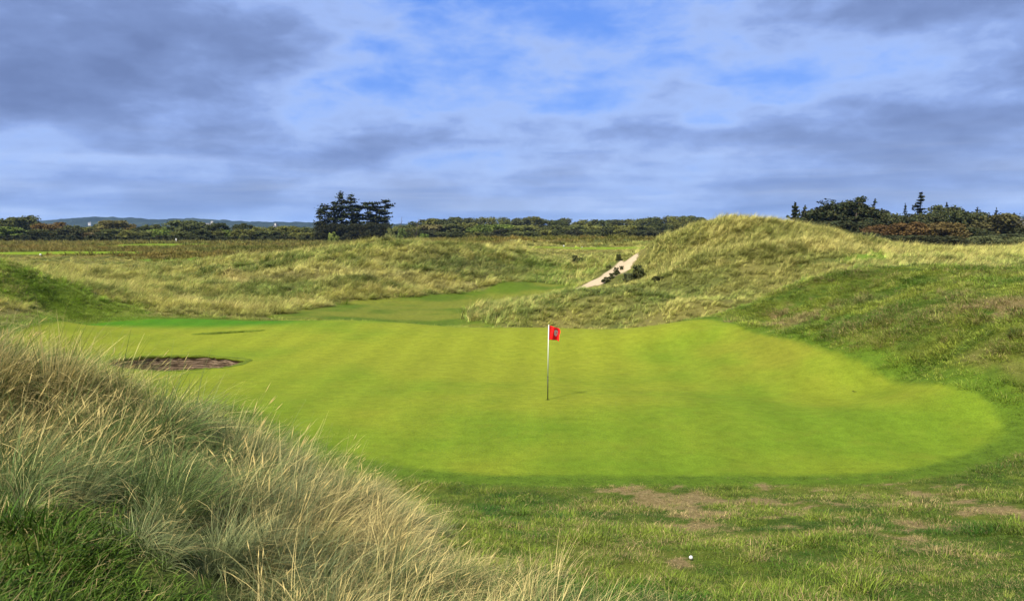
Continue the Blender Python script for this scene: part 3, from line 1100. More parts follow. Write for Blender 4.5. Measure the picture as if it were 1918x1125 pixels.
    n1, n2 = fbm(x / 2.2, y / 2.2, 112, 4), fbm(x / 7, y / 7, 113, 3)
    path = sstep(2.5, .3, poly_sd(x, y, SANDPATH))
    lowrough = sstep(58, 50, y) * sstep(-2, 2, x)
    s = rng.uniform(.7, 1.25, n) * (.65 + .6 * n1) * np.where(y > 72, 1.2, 1.0) * (1 - .55 * path) * (1 - .35 * lowrough) * (1 - .62 * sstep(-30, -42, x) * sstep(76, 90, y)) * (1 - .5 * sstep(0, 3, x) * sstep(19, 16, x) * sstep(84, 90, y)) * (.45 + .55 * sstep(1, 6, poly_sd(x, y, GREEN)))
    s = s * (.45 + .55 * sstep(2.5, 6.5, np.hypot(x - 6.2, (y - 60) * .6)))
    clump = fbm(x / .9, y / .9, 117, 2)
    big = sstep(16, 7, np.hypot(x - 19, (y - 62) * .8))
    zc = zone_colour(x, y)
    tint = zc * np.array([2.75, 3.0, 2.6]) * ((.75 + .5 * n2) * (.25 + 1.5 * clump))[:, None] * rng.uniform(.75, 1.25, (n, 1))
    tint = lerp(tint, (.205, .205, .044), big * .6)
    dry = np.clip(.22 + (clump - .5) * 1.6 + (n1 - .5) * .9 + (n2 - .5) * .9 + big * .14 - lowrough * .06, .05, .85)
    scatter('dune_grass', fescue, 4, put(x, y, -.02), turns(n, .12, .6), size3(s), tint, dry, 'long wind combed straw and olive grass on the dunes', 'grass')

    # brown heath on the plain
    def kp(x, y):
        m = masks(x, y)
        return np.clip(m['heath'] * .9 + .25 * sstep(110, 125, y) - m['tee'] * 2 - 2 * ((x < -47) & (y < 105)), 0, 1)
    xa, ya = sample(-130, 120, 88, 165, 1.9, kp)
    xb, yb = sample(-230, 220, 165, 330, .35, kp)
    x, y = np.concatenate([xa, xb]), np.concatenate([ya, yb])
    n = len(x)
    n1, n2 = fbm(x / 14, y / 5, 122, 4), fbm(x / 4, y / 4, 123, 3)
    s = rng.uniform(.7, 1.3, n) * (.7 + .7 * n2) * np.where(y > 165, 1.5, 1.0)
    tint = lerp((.125, .128, .024), (.205, .150, .033), sstep(.38, .62, n1)) * rng.uniform(.65, 1.3, (n, 1))
    tint = lerp(tint, (.125, .150, .026), sstep(.5, .66, n2) * .6)
    right = sstep(30, 45, x)
    tint = lerp(tint, (.17, .14, .045), right * .8)
    scatter('heath', heath, 3, put(x, y, -.03), turns(n, .1), size3(s, .3), tint, np.clip(-.25 + right * .5 + .3 * (n2 - .4), -.3, .6), 'low brown heath across the plain behind the dunes', 'heath')


build_grass()


# ------------------------------------------------------------------ bunkers
def bunker(E, depth, label, seed):
    cx, cy, rx, ry, a = E
    r = np.random.default_rng(seed)
    z0 = float(height(np.array([cx]), np.array([cy]))[0])
    root = thing('bunker', label, 'bunker', (cx, cy, z0), 'pot bunkers left of the green', a)
    n = 96
    t = np.arange(n) / n * 2 * math.pi
    lx, ly = np.cos(t) * rx * wobble(t), np.sin(t) * ry * wobble(t)
    wx, wy = cx + lx * math.cos(a) - ly * math.sin(a), cy + lx * math.sin(a) + ly * math.cos(a)
    rim = height(wx, wy) - z0
    # stacked sods: every course set back a little and ragged at its front
    courses = max(4, int(depth / .085))
    V, F = [], []
    for c in range(courses):
        zt, zb = -depth * c / courses, -depth * (c + 1) / courses
        ins = 1.0 - .030 - .055 * c / courses
        joint = r.integers(3, 7)
        w = np.repeat(r.uniform(-.020, .012, n // 4 + 1), 4)[:n] + r.uniform(-.006, .006, n)
        for k, (zz, back) in enumerate(((zt - .004, .018), (zt - .016, 0), (zb + .014, 0), (zb, .022))):
            f = ins + (back + w) * (1.6 / ry if ry > 1 else 1.2)
            V.append(np.stack([lx * f, ly * f, rim * (1 + zz / depth) + zz + r.uniform(-.006, .006, n)], 1))
    V = np.concatenate(V)
    rows = courses * 4
    i = np.arange(rows - 1)[:, None] * n; k = np.arange(n)[None]
    F = np.stack([i + k, i + (k + 1) % n, i + n + (k + 1) % n, i + n + k], -1).reshape(-1, 4)
    o = obj('sod_wall', mesh_np('sod_wall', V, F, 'sod'), root)
    # turf lip rolling over the edge
    L = []
    hang = .10 / ry * (.6 + .8 * r.uniform(0, 1, n))              # grass hangs over the edge, ragged
    for f, zz, k_ in ((1.05, .004, 0), (1.012, .020, 0), (.985, .016, .5), (.975, -.012, 1), (.985, -.075, .95), (.998, -.10, .3)):
        ff = f - hang * k_
        L.append(np.stack([lx * ff, ly * ff, rim + zz + r.uniform(-.010, .010, n) * (1 + 2 * k_)], 1))
    L = np.concatenate(L)
    i = np.arange(5)[:, None] * n
    F = np.stack([i + k, i + n + k, i + n + (k + 1) % n, i + (k + 1) % n], -1).reshape(-1, 4)
    me = mesh_np('turf_lip', L, F, 'turf', True)
    colour_attr(me, 'zone', np.tile((.085, .115, .012), (len(L), 1)))
    float_attr(me, 'mown', np.full(len(L), .3))
    obj('turf_lip', me, root)
    # raked sand, dished up against the walls
    S = [np.array([[0, 0, -depth + .03]])]
    rad = np.linspace(.12, .97, 9)
    for f in rad:
        S.append(np.stack([lx * f, ly * f, -depth + .03 + .16 * f ** 3 + r.uniform(-.012, .012, n)], 1))
    S = np.concatenate(S)
    Fq = [(1 + j * n + q, 1 + j * n + (q + 1) % n, 1 + (j + 1) * n + (q + 1) % n, 1 + (j + 1) * n + q) for j in range(8) for q in range(n)]
    Fq += [(0, 1 + q, 1 + (q + 1) % n, 1 + (q + 1) % n) for q in range(n)]
    m2 = bpy.data.meshes.new('sand_floor')
    m2.from_pydata(S.tolist(), [], [f if f[2] != f[3] else f[:3] for f in Fq])
    m2.materials.append(MAT['sand']); m2.polygons.foreach_set('use_smooth', np.full(len(m2.polygons), True))
    obj('sand_floor', m2, root)


bunker(BUNKER, .80, 'larger pot bunker with brown sod wall beyond the marram bank', 5)
bunker(BUNKER_B, .55, 'farther narrow bunker seen as a dark slit in the lawn', 6)


# ------------------------------------------------------------------ flagstick
def build_flag():
    p = pz(1026, 748, 0)
    z0 = float(height(np.array([p[0]]), np.array([p[1]]))[0])
    root = thing('flagstick', 'flagstick with a red flag standing in the middle of the green', 'flagstick', (p[0], p[1], z0))
    top = 2.16
    tilt = .012
    b = Mb(); b.tube([(0, 0, -.02), (0, 0, .70)], [.015, .014], 12)
    obj('lower_pole', b.mesh('lower_pole', 'pole_dark', True), root)['label'] = 'black lower part of the flagstick'
    b = Mb(); b.tube([(0, 0, .70), (tilt, 0, 1.7), (tilt * 1.6, 0, top)], [.0175, .0155, .012], 12)
    up = obj('upper_pole', b.mesh('upper_pole', 'pole_white', True), root)
    b = Mb(); b.lathe([(.0, .03), (.010, .028), (.016, .016), (.016, -.004), (.012, -.012)], 12, (tilt * 1.6, 0, top))
    obj('pole_cap', b.mesh('pole_cap', 'pole_white', True), up)
    # cup sunk in the turf: a ring flush with the green and a shallow disc, the well's shade put into its colour
    b = Mb(); b.lathe([(.060, .004), (.056, .007), (.0535, .003), (.0535, -.004), (.0, -.004)], 24)
    obj('cup', b.mesh('cup', 'hole_shade', True), root)
    # flag cloth: hangs from the stick, blown right and away, its fly end drooping
    nu, nv = 26, 18
    Wf, Hf = .46, .40
    V = []
    for j in range(nv + 1):
        for i in range(nu + 1):
            s, t = i / nu, j / nv
            d = s * Wf
            ang = R(48) + .55 * math.sin(s * 5.2 + .3) * s
            x = tilt * 1.5 + .012 + d * math.cos(R(46)) + .030 * math.sin(s * 9 + t * 2.0) * s * .6
            y = d * math.sin(R(46)) * .8 + .055 * math.sin(s * 8.5 + t * 1.6 + .6) * (.25 + s)
            droop = .13 * s ** 1.5 * (1 - t * .55)              # upper fly corner sags most
            z = top - .005 - t * Hf - droop - .02 * s * t
            if t < .5:
                x += .02 * s * math.sin(t * 6)
            V.append((x, y, z))
    F = [(j * (nu + 1) + i, j * (nu + 1) + i + 1, (j + 1) * (nu + 1) + i + 1, (j + 1) * (nu + 1) + i) for j in range(nv) for i in range(nu)]
    me = mesh_np('flag', V, F, 'flag_red', True)
    fl = obj('flag', me, root)
    sm = fl.modifiers.new('cloth', 'SOLIDIFY'); sm.thickness = .002; sm.offset = 0
    # pale crest printed on the cloth: a shield with a notch, lying just proud of both faces
    V = np.array(V).reshape(nv + 1, nu + 1, 3)
    out = []
    for sgn in (-1, 1):
        vs, fs, key = [], [], {}
        dens = 3
        for j in range(nv * dens):
            for i in range(nu * dens):
                s, t = (i + .5) / (nu * dens), (j + .5) / (nv * dens)
                a, c = (s - .62) / .14, (t - .44) / .24
                wid = 1.0 if c < .1 else math.sqrt(max(0, 1 - ((c - .1) / .9) ** 2))
                inside = abs(a) < wid * .95 and -.95 < c < 1 and not (abs(a - .25) < .22 and abs(c + .05) < .22) and not (c < -.75 and abs(a) > .6)
                if not inside:
                    continue
                q = []
                for di, dj in ((0, 0), (1, 0), (1, 1), (0, 1)):
                    k = (i + di, j + dj)
                    if k not in key:
                        fi, fj = k[0] / dens, k[1] / dens
                        i0, j0 = min(int(fi), nu - 1), min(int(fj), nv - 1)
                        fx, fy = fi - i0, fj - j0
                        P = (V[j0, i0] * (1 - fx) + V[j0, i0 + 1] * fx) * (1 - fy) + (V[j0 + 1, i0] * (1 - fx) + V[j0 + 1, i0 + 1] * fx) * fy
                        N = np.cross(V[j0, i0 + 1] - V[j0, i0], V[j0 + 1, i0] - V[j0, i0]); N /= np.linalg.norm(N) + 1e-9
                        key[k] = len(vs); vs.append(P + N * sgn * .0035)
                    q.append(key[k])
                fs.append(q)
        out.append((vs, fs))
    b = Mb()
    for vs, fs in out:
        b.add(vs, fs)
    obj('crest', b.mesh('crest', 'flag_print', True), fl)
    return root


build_flag()


def ground_at(u, v, ymin=3.0):
    p = hit(u, v, ymin)
    return (p[0], p[1], float(height(p[:1], p[1:])[0]))


def small_things():
    # old hole at the right of the green: shallow disc, its inner shade painted dark
    q = ground_at(1601, 733)
    root = thing('turf_hole', 'small dark open hole in the turf at right of the green', 'hole', q)
    b = Mb(); b.lathe([(.072, .008), (.064, .012), (.060, .004), (.058, -.03), (0, -.03)], 20)
    obj('rim', b.mesh('rim', 'hole_shade', True), root)
    # white ball lying by the bare scrape in the foreground rough
    q = ground_at(1294, 1049)
    r = .0215
    me = bpy.data.meshes.new('golf_ball')
    bm = bmesh.new(); bmesh.ops.create_icosphere(bm, subdivisions=4, radius=r)
    dirs = [Vector((math.cos(2.39996 * k) * math.sqrt(1 - (1 - 2 * (k + .5) / 180) ** 2), math.sin(2.39996 * k) * math.sqrt(1 - (1 - 2 * (k + .5) / 180) ** 2), 1 - 2 * (k + .5) / 180)) for k in range(180)]
    for v in bm.verts:
        d = max(v.co.normalized().dot(k) for k in dirs)
        v.co *= 1 - .03 * max(0, (d - .994) / .006)
    bm.to_mesh(me); bm.free()
    me.materials.append(MAT['marker_white']); me.polygons.foreach_set('use_smooth', np.full(len(me.polygons), True))
    o = obj('golf_ball', me, None, (q[0], q[1], q[2] + .035), 'small white ball beside the bare scrape in the foreground rough', 'golf ball')

    # tee markers: a ball on a short stake
    def marker(u, v, label, r=.17):
        q = ground_at(u, v, 60)
        root = thing('tee_marker', label, 'tee marker', (q[0], q[1], q[2] - .02), 'white tee markers')
        b = Mb(); b.tube([(0, 0, 0), (0, 0, .14)], .025, 8)
        obj('stake', b.mesh('stake', 'pole_white', True), root)
        b = Mb(); b.lathe([(0.001, .10)] + [(r * math.sin(t * math.pi / 10), .10 + r - r * math.cos(t * math.pi / 10)) for t in range(1, 10)] + [(.001, .10 + 2 * r)], 16)
        obj('ball', b.mesh('ball', 'marker_white', True), root)
    marker(76, 481, 'largest and nearest white tee marker on the left tee', .13)
    marker(108, 475, 'white tee marker on the right half of the left tee', .11)
    marker(184, 473, 'white tee marker at the right tip of the left tee', .10)
    marker(31, 471, 'white tee marker nearest to the photo\'s left edge', .09)
    marker(1056, 469, 'white tee marker beneath the brown heath mound in the centre', .09)
    marker(1090, 467.5, 'white tee marker just right of the heath mound\'s middle', .10)

    # white post with a flat head far away in front of the left trees
    q = ground_at(330, 455, 120)
    root = thing('white_post', 'far white post in front of the tree line at left', 'post', q)
    b = Mb(); b.box((0, 0, .5), (.12, .12, 1.0)); obj('stake', b.mesh('stake', 'pole_white'), root)
    b = Mb(); b.box((0, 0, 1.15), (.34, .10, .4)); b.box((0, 0, 1.38), (.40, .16, .05)); obj('board', b.mesh('board', 'marker_white'), root)


small_things()

# ------------------------------------------------------------------ trees and bushes
def quads(P, N_out, size, r, flat=0.0):
    """leaf clumps: one small quad per point, turned at random but leaning outwards"""
    n = len(P)
    d = r.normal(0, 1, (n, 3)) + N_out * 1.1
    if flat:
        d[:, 2] += flat * np.sign(d[:, 2] + .3)
    d /= np.linalg.norm(d, axis=1)[:, None] + 1e-9
    a = np.cross(d, r.normal(0, 1, (n, 3))); a /= np.linalg.norm(a, axis=1)[:, None] + 1e-9
    b = np.cross(d, a)
    s = (size * r.uniform(.6, 1.4, n))[:, None] * .5
    asp = r.uniform(.55, 1.0, n)[:, None]
    V = np.stack([P - a * s - b * s * asp, P + a * s * .8 - b * s * asp, P + a * s + b * s * asp, P - a * s * .7 + b * s * asp], 1)
    return V.reshape(-1, 3)


def leaf_mesh(name, P, N_out, size, r, mat, flat=0.0, clump=None):
    V = quads(P, N_out, size, r, flat)
    n = len(P)
    me = mesh_np(name, V, np.arange(n * 4).reshape(-1, 4), mat)
    c = np.zeros((n, 3))
    c[:, 0] = r.uniform(0, 1, n) * .6 + (clump if clump is not None else .2) * .4
    c[:, 1] = r.uniform(0, 1, n) ** 2
    colour_attr(me, 'blade', np.repeat(c, 4, 0))
    return me


def limbs(r, h, ends, base_r):
    b = Mb()
    b.tube([(0, 0, -.3), (r.normal(0, .1), r.normal(0, .1), h * .35), (r.normal(0, .2), r.normal(0, .2), h * .75)], [base_r, base_r * .7, base_r * .25], 7)
    for e in ends:
        z0 = h * r.uniform(.18, .5)
        b.tube([(0, 0, z0), (e[0] * .5, e[1] * .5, z0 + (e[2] - z0) * .6), tuple(e)], [base_r * .4, base_r * .25, base_r * .1], 5)
    return b.mesh('trunk', 'bark', True)


def broad_tree(seed, h=8.0, w=7.5, n_clump=26, per=85, leaf=.42, base=.10, dome=1.0):
    """round-headed tree or scrub: clumps over a lumpy dome, leaves through each clump"""
    r = np.random.default_rng(seed)
    C, R_ = [], []
    for k in range(n_clump):
        t = r.uniform(base, 1)
        az = r.uniform(0, 2 * math.pi)
        prof = math.sqrt(max(.05, 1 - (max(t - .38, 0) / .68) ** 2)) * (.72 + .28 * min(1, t / .35))
        q = r.uniform(.35, .80) ** .6
        rad = h * r.uniform(.12, .21)
        C.append((w / 2 * prof * q * math.cos(az), w / 2 * prof * q * math.sin(az), min(t * h, h - rad * .9)))
        R_.append(rad)
    C, R_ = np.array(C), np.array(R_)
    P, N, K = [], [], []
    for c, rad in zip(C, R_):
        d = r.normal(0, 1, (per, 3)); d /= np.linalg.norm(d, axis=1)[:, None]
        q = r.uniform(.45, 1.0, per)[:, None]
        P.append(c + d * q * rad * np.array([1.15, 1.15, .85])); N.append(d); K.append(np.full(per, r.uniform(0, 1)))
    # filling near the heart of the crown
    nf = per * 4
    d = r.normal(0, 1, (nf, 3)); d /= np.linalg.norm(d, axis=1)[:, None]
    P.append(np.array([0, 0, h * .5]) + d * (r.uniform(0, 1, nf)[:, None] ** .4) * np.array([w * .36, w * .36, h * .36])); N.append(d); K.append(np.full(nf, .3))
    P, N, K = np.concatenate(P), np.concatenate(N), np.concatenate(K)
    P[:, 2] = np.maximum(P[:, 2], .15)
    crown = leaf_mesh('crown', P, N, leaf, r, 'leaves', 0, K)
    return limbs(r, h, C[r.permutation(len(C))[:7]], h * .022), crown


def cypress(seed, h=14.0, w=5.0, bare=.22, tiers=13, top_tuft=False, leaf=.42, dens=1.0, skew=0.0):
    """wind-clipped conifer: flat plates of dark foliage on level limbs, gaps between them"""
    r = np.random.default_rng(seed)
    P, N, ends, K = [], [], [], []
    for k in range(tiers):
        t = bare + (1 - bare) * (k + r.uniform(-.3, .3)) / tiers
        nb = int(r.integers(2, 5))
        for _ in range(nb):
            az = r.uniform(0, 2 * math.pi)
            L = w / 2 * r.uniform(.45, 1.0) * (.55 + .45 * math.sin(math.pi * min(1, .25 + .75 * t))) * (1.0 if t < .9 else .7)
            e = np.array([L * math.cos(az) + skew * t, L * math.sin(az), h * t + r.uniform(.0, .7)])
            ends.append(e)
            m = int(46 * dens * r.uniform(.6, 1.3))
            s = np.sqrt(r.uniform(.05, 1, m))
            along = np.array([0, 0, h * t]) * (1 - s[:, None]) + e * s[:, None]
            d = r.normal(0, 1, (m, 3))
            P.append(along + d * np.array([.62, .62, .22]) * (h / 14)); N.append(d / np.linalg.norm(d, axis=1)[:, None]); K.append(np.full(m, r.uniform(0, 1)))
    if top_tuft:
        m = 60
        d = r.normal(0, 1, (m, 3))
        P.append(np.array([skew, 0, h * 1.03]) + d * np.array([.55, .55, .40])); N.append(d / np.linalg.norm(d, axis=1)[:, None]); K.append(np.full(m, .3))
    P, N, K = np.concatenate(P), np.concatenate(N), np.concatenate(K)
    crown = leaf_mesh('crown', P, N, leaf, r, 'needles', 1.2, K)
    b = Mb()
    b.tube([(0, 0, -.3), (.1, 0, h * .4), (skew * .6, 0, h * .8), (skew, 0, h * 1.0)], [h * .022, h * .017, h * .009, h * .003], 7)
    for e in ends[::2]:
        b.tube([(0, 0, e[2] - .8), tuple(e * np.array([.6, .6, 1])), tuple(e)], [h * .007, h * .004, h * .002], 4)
    return b.mesh('trunk', 'bark', True), crown


def spruce(seed, h=12.0, w=4.5, tiers=15, leaf=.34, open_=.45):
    """narrow ragged spire with drooping whorls"""
    r = np.random.default_rng(seed)
    P, N, K, ends = [], [], [], []
    for k in range(tiers):
        t = .12 + .86 * k / tiers
        L0 = w / 2 * (1 - t) ** .85 + .12
        for _ in range(int(r.integers(4, 7))):
            if r.uniform() < open_ * .4:
                continue
            az = r.uniform(0, 2 * math.pi); L = L0 * r.uniform(.6, 1.15)
            e = np.array([L * math.cos(az), L * math.sin(az), h * t + L * .16]); ends.append(e)
            m = int(10 + 30 * L / (w / 2))
            s = r.uniform(.1, 1, m)
            P.append(np.array([0, 0, h * t]) * (1 - s[:, None]) + e * s[:, None] + r.normal(0, 1, (m, 3)) * np.array([.16, .16, .12])); N.append(np.tile((0, 0, 1.0), (m, 1))); K.append(np.full(m, r.uniform(0, 1)))
    m = 26
    P.append(np.stack([r.normal(0, .07, m), r.normal(0, .07, m), r.uniform(h * .9, h * 1.02, m)], 1)); N.append(np.tile((0, 0, 1.0), (m, 1))); K.append(np.full(m, .4))
    P, N, K = np.concatenate(P), np.concatenate(N), np.concatenate(K)
    crown = leaf_mesh('crown', P, N, leaf, r, 'needles', .5, K)
    b = Mb(); b.tube([(0, 0, -.3), (0, 0, h * .5), (0, 0, h)], [h * .018, h * .011, .02], 7)
    for e in ends[::2]:
        b.tube([(0, 0, e[2] - .1), tuple(e)], [.05, .02], 4)
    return b.mesh('trunk', 'bark', True), crown


def spread_pine(seed, h=12, w=13, leaf=.40):
    """broad dark conifer with a lumpy, flat-bottomed head"""
    r = np.random.default_rng(seed)
    P, N, K, C = [], [], [], []
    for k in range(70):
        az, q = r.uniform(0, 2 * math.pi), math.sqrt(r.uniform(0, 1))
        top = 1 - .42 * q ** 1.7
        t = r.uniform(.22, 1) if q < .75 else r.uniform(.25, .9)
        c = np.array([w / 2 * q * math.cos(az) * .92, w / 2 * q * math.sin(az) * .92, h * top * t])
        rad = h * r.uniform(.08, .14); C.append(c)
        d = r.normal(0, 1, (105, 3)); d /= np.linalg.norm(d, axis=1)[:, None]
        P.append(c + d * r.uniform(.4, 1, 105)[:, None] * rad * np.array([1.3, 1.3, .62])); N.append(d); K.append(np.full(105, r.uniform(0, 1)))
    P, N, K = np.concatenate(P), np.concatenate(N), np.concatenate(K)
    P[:, 2] = np.maximum(P[:, 2], .2)
    return limbs(r, h, np.array(C)[:9], h * .03), leaf_mesh('crown', P, N, leaf, r, 'needles', .6, K)


PROTO = {}
BRIGHT = []


def tree(name, proto, u, vtop, Y, wpx, colour, label, group, cat='tree', vbase=None):
    """stand a tree on the ground at distance Y so that it is as tall and wide as seen"""
    x = side(u, Y)
    z = float(height(np.array([x]), np.array([Y]))[0])
    top = px(u, vtop, Y)[2]
    h0, w0, (tm, cm) = PROTO[proto]
    h, w = max(top - z, 1.0), wpx / F_PX * Y
    root = thing(name, label, cat, (x, Y, z - .05), group, random.uniform(0, 6.28) if proto[0] != 'C' else 0, (w / w0, w / w0, h / h0))
    t = obj('trunk', tm, root)
    c = obj('crown', cm, root)
    gain = random.uniform(.82, 1.2) * 1.15 * (1.5 if max(colour) < .2 and colour not in BRIGHT else 1.0)
    c.color = (*[k * gain for k in colour], 1)
    return root


ORD = ['first', 'second', 'third', 'fourth', 'fifth', 'sixth', 'seventh', 'eighth', 'ninth', 'tenth', 'eleventh', 'twelfth', 'thirteenth', 'fourteenth', 'fifteenth', 'sixteenth', 'seventeenth', 'eighteenth', 'nineteenth', 'twentieth',
       'twenty-first', 'twenty-second', 'twenty-third', 'twenty-fourth', 'twenty-fifth', 'twenty-sixth', 'twenty-seventh', 'twenty-eighth', 'twenty-ninth', 'thirtieth', 'thirty-first', 'thirty-second', 'thirty-third', 'thirty-fourth']


def build_trees():
    for k in range(7):
        PROTO['B%d' % k] = (8.0, 7.5, broad_tree(200 + k, 8, 7.5, 22 + k, 130, .38))
    for k in range(3):
        PROTO['L%d' % k] = (3.6, 6.0, broad_tree(230 + k, 3.6, 6.0, 20, 80, .40, .05))
    for k in range(3):
        PROTO['D%d' % k] = (9.0, 9.0, broad_tree(240 + k, 9, 9, 34, 120, .36, .06))
    PROTO['P0'] = (12, 13, spread_pine(251)); PROTO['P1'] = (12, 13, spread_pine(252))
    for k in range(3):
        PROTO['S%d' % k] = (12, 4.5, spruce(260 + k, open_=.3 + .3 * k))
    OL, DK, GR, RU, MID = (.105, .110, .026), (.044, .056, .018), (.105, .145, .026), (.125, .082, .022), (.072, .084, .024)
    NEEDLE = (.022, .032, .012)

    BRIGHT.extend([OL, DK, GR, RU, MID, NEEDLE])

    # ---- clump of cypresses left of centre
    nm = ['leftmost', 'second', 'third', 'fourth', 'fifth', 'sixth', 'seventh', 'rightmost']
    spec = [(610, 384, 38, 0), (627, 377, 36, 0), (642, 366, 30, 1), (659, 369, 30, 1), (674, 383, 34, 0), (690, 379, 36, 0), (705, 379, 34, 0), (721, 374, 32, 0)]
    for k, (u, v, w, tt) in enumerate(spec):
        Y = 258 + (k * 37 % 9) * 1.4
        h = px(u, v, Y)[2] - 2.2
        wm = w / F_PX * Y
        PROTO['C%d' % k] = (h, wm, cypress(300 + k, h, wm * 1.1, .14, 13, bool(tt), .48, 1.25, .5 if k > 5 else 0))
        extra = ' with a tufted top' if tt else ''
        tree('cypress', 'C%d' % k, u, v, Y, w, NEEDLE, 'tall dark cypress%s, %s in the clump left of centre' % (extra, nm[k] if k in (0, 7) else nm[k] + ' from left'), 'cypresses in the clump left of centre')
    for k, (u, v, w) in enumerate([(604, 420, 34), (625, 416, 34), (648, 418, 40), (672, 417, 40), (697, 415, 40), (722, 419, 34)]):
        tree('understorey_tree', 'D%d' % (k % 3), u, v, 256 + k % 3, w, (.016, .020, .010), 'dark bushy tree under the cypress clump, %s from left' % ORD[k], 'dark bushes under the cypress clump')
    tree('bush', 'L0', 624, 434, 244, 26, (.13, .16, .035), 'bright yellow-green bush at the left foot of the cypress clump', 'bushes at the foot of the cypresses', 'bush')
    tree('bush', 'L1', 735, 424, 250, 30, (.085, .095, .03), 'light olive bush against the cypress clump\'s right end', 'bushes at the foot of the cypresses', 'bush')
    tree('bush', 'L2', 755, 426, 248, 24, (.060, .085, .022), 'upright green bush just right of the cypress clump', 'bushes at the foot of the cypresses', 'bush')
    tree('bush', 'L0', 740, 440, 240, 36, (.075, .095, .03), 'low grey-green bush in front right of the cypress clump', 'bushes at the foot of the cypresses', 'bush')
    tree('bush', 'L1', 795, 437, 246, 24, (.070, .105, .02), 'rounded mid green bush between cypress clump and central wood', 'bushes at the foot of the cypresses', 'bush')
    # bare dead poles rising there
    for u, v, w, lb in ((752, 406, .0, 'thin bare leaning dead stem right of the cypress clump'), (783, 409, 0, 'thin bare dead stem at the left end of the central wood')):
        x = side(u, 262); z = float(height(np.array([x]), np.array([262.0]))[0]); t = px(u, v, 262)[2]
        root = thing('dead_tree', lb, 'tree', (x, 262, z), 'bare dead stems')
        b = Mb(); b.tube([(-.9, 0, 0), (-.2, 0, (t - z) * .6), (.35, 0, t - z)], [.16, .10, .04], 6); obj('trunk', b.mesh('trunk', 'bark', True), root)
        b = Mb(); b.tube([(-.2, 0, (t - z) * .6), (-.7, .1, (t - z) * .8)], [.06, .02], 5); b.tube([(-.05, 0, (t - z) * .7), (.6, .1, (t - z) * .86)], [.05, .02], 5); obj('branch', b.mesh('branch', 'bark', True), root)

    # ---- tree line on the left: the skyline trees, then the scrub before them
    sky_l = [(12, 408, 46, MID), (36, 405, 36, MID), (57, 402, 62, MID), (88, 417, 44, RU), (110, 415, 44, (.085, .055, .018)), (140, 421, 34, MID), (163, 424, 36, OL), (190, 418, 34, OL), (217, 411, 58, (.060, .055, .018)), (240, 418, 34, (.10, .075, .018)),
             (266, 422, 36, DK), (287, 419, 38, MID), (314, 423, 32, GR), (345, 411, 58, (.045, .055, .018)), (372, 414, 44, MID), (410, 416, 40, DK), (441, 419, 28, DK), (465, 417, 30, DK), (490, 424, 40, OL), (516, 423, 32, MID), (542, 422, 40, OL), (570, 424, 42, MID), (590, 426, 36, MID)]
    words = {RU: 'russet', OL: 'olive', DK: 'dark green', GR: 'fresh green', MID: 'dull green'}
    for k, (u, v, w, c) in enumerate(sky_l):
        tree('broadleaf_tree', 'B%d' % (k % 7), u, v, 300 + (k * 7 % 5) * 6, w * 1.12, c, '%s round-headed tree, %s from left along the skyline of the left tree line' % (words.get(c, 'brownish'), ORD[k]), 'skyline trees of the left tree line')
    front = [(10, 423, 60, GR), (45, 430, 40, DK), (75, 428, 40, MID), (103, 431, 34, DK), (132, 426, 44, (.030, .034, .014)), (160, 432, 40, (.075, .06, .025)), (186, 434, 34, DK), (214, 428, 44, MID), (246, 430, 38, OL), (272, 431, 36, (.075, .085, .025)), (300, 428, 46, GR), (328, 434, 34, OL),
             (352, 431, 40, MID), (382, 429, 36, DK), (408, 432, 40, OL), (432, 430, 34, GR), (458, 428, 40, OL), (482, 432, 34, DK), (508, 431, 38, MID), (535, 433, 36, DK), (560, 434, 34, OL), (585, 434, 32, OL)]
    for k, (u, v, w, c) in enumerate(front):
        tree('scrub_tree', 'B%d' % ((k * 3 + 1) % 7), u, v, 272 + (k * 5 % 4) * 4, w * 1.15, c, '%s bushy tree, %s from left in front row of the left tree line' % (words.get(c, 'brownish'), ORD[k]), 'front row of the left tree line')
    for k, u in enumerate(range(6, 600, 27)):
        tree('hedge_bush', 'L%d' % (k % 3), u + random.uniform(-5, 5), 441 + random.uniform(-2, 2), 262 + random.uniform(-3, 3), 34, (.022, .028, .012), 'low dark bush, %s from left along the foot of the left tree line' % ORD[k], 'low bushes along the foot of the left tree line', 'bush')

    # ---- central wood: far skyline, middle, front scrub
    sky_c = [(758, 421, 36), (780, 414, 40), (800, 410, 36), (818, 408, 40), (855, 405, 34), (836, 409, 34), (884, 407, 36), (913, 405, 36), (938, 406, 34), (960, 410, 34), (976, 407, 32), (1000, 404, 30), (1020, 408, 32), (1042, 411, 32), (1056, 407, 26), (1080, 411, 36), (1105, 410, 36), (1130, 411, 36),
             (1155, 410, 36), (1180, 409, 34), (1202, 408, 34), (1224, 405, 34), (1245, 403, 32), (1264, 404, 32), (1284, 403, 34), (1304, 405, 32), (1322, 408, 30), (1342, 409, 32)]
    for k, (u, v, w) in enumerate(sky_c):
        c = [MID, DK, (.036, .042, .018), OL][k % 4]
        tree('woodland_tree', 'B%d' % ((k * 2) % 7), u, v, 400 + (k * 7 % 5) * 7, w * 1.25, c, 'woodland tree, %s from left along the skyline of the central wood' % ORD[k], 'skyline trees of the central wood')
    mid_c = [(775, 424, 44, OL), (806, 420, 46, (.070, .062, .022)), (840, 418, 46, MID), (872, 416, 50, OL), (905, 420, 46, GR), (936, 419, 48, GR), (968, 421, 46, (.080, .090, .022)), (1002, 420, 46, OL), (1036, 421, 46, MID), (1070, 420, 46, MID), (1102, 422, 46, OL), (1136, 420, 46, MID), (1168, 421, 44, OL), (1200, 420, 44, MID), (1232, 418, 44, DK), (1262, 417, 44, OL), (1292, 417, 40, DK)]
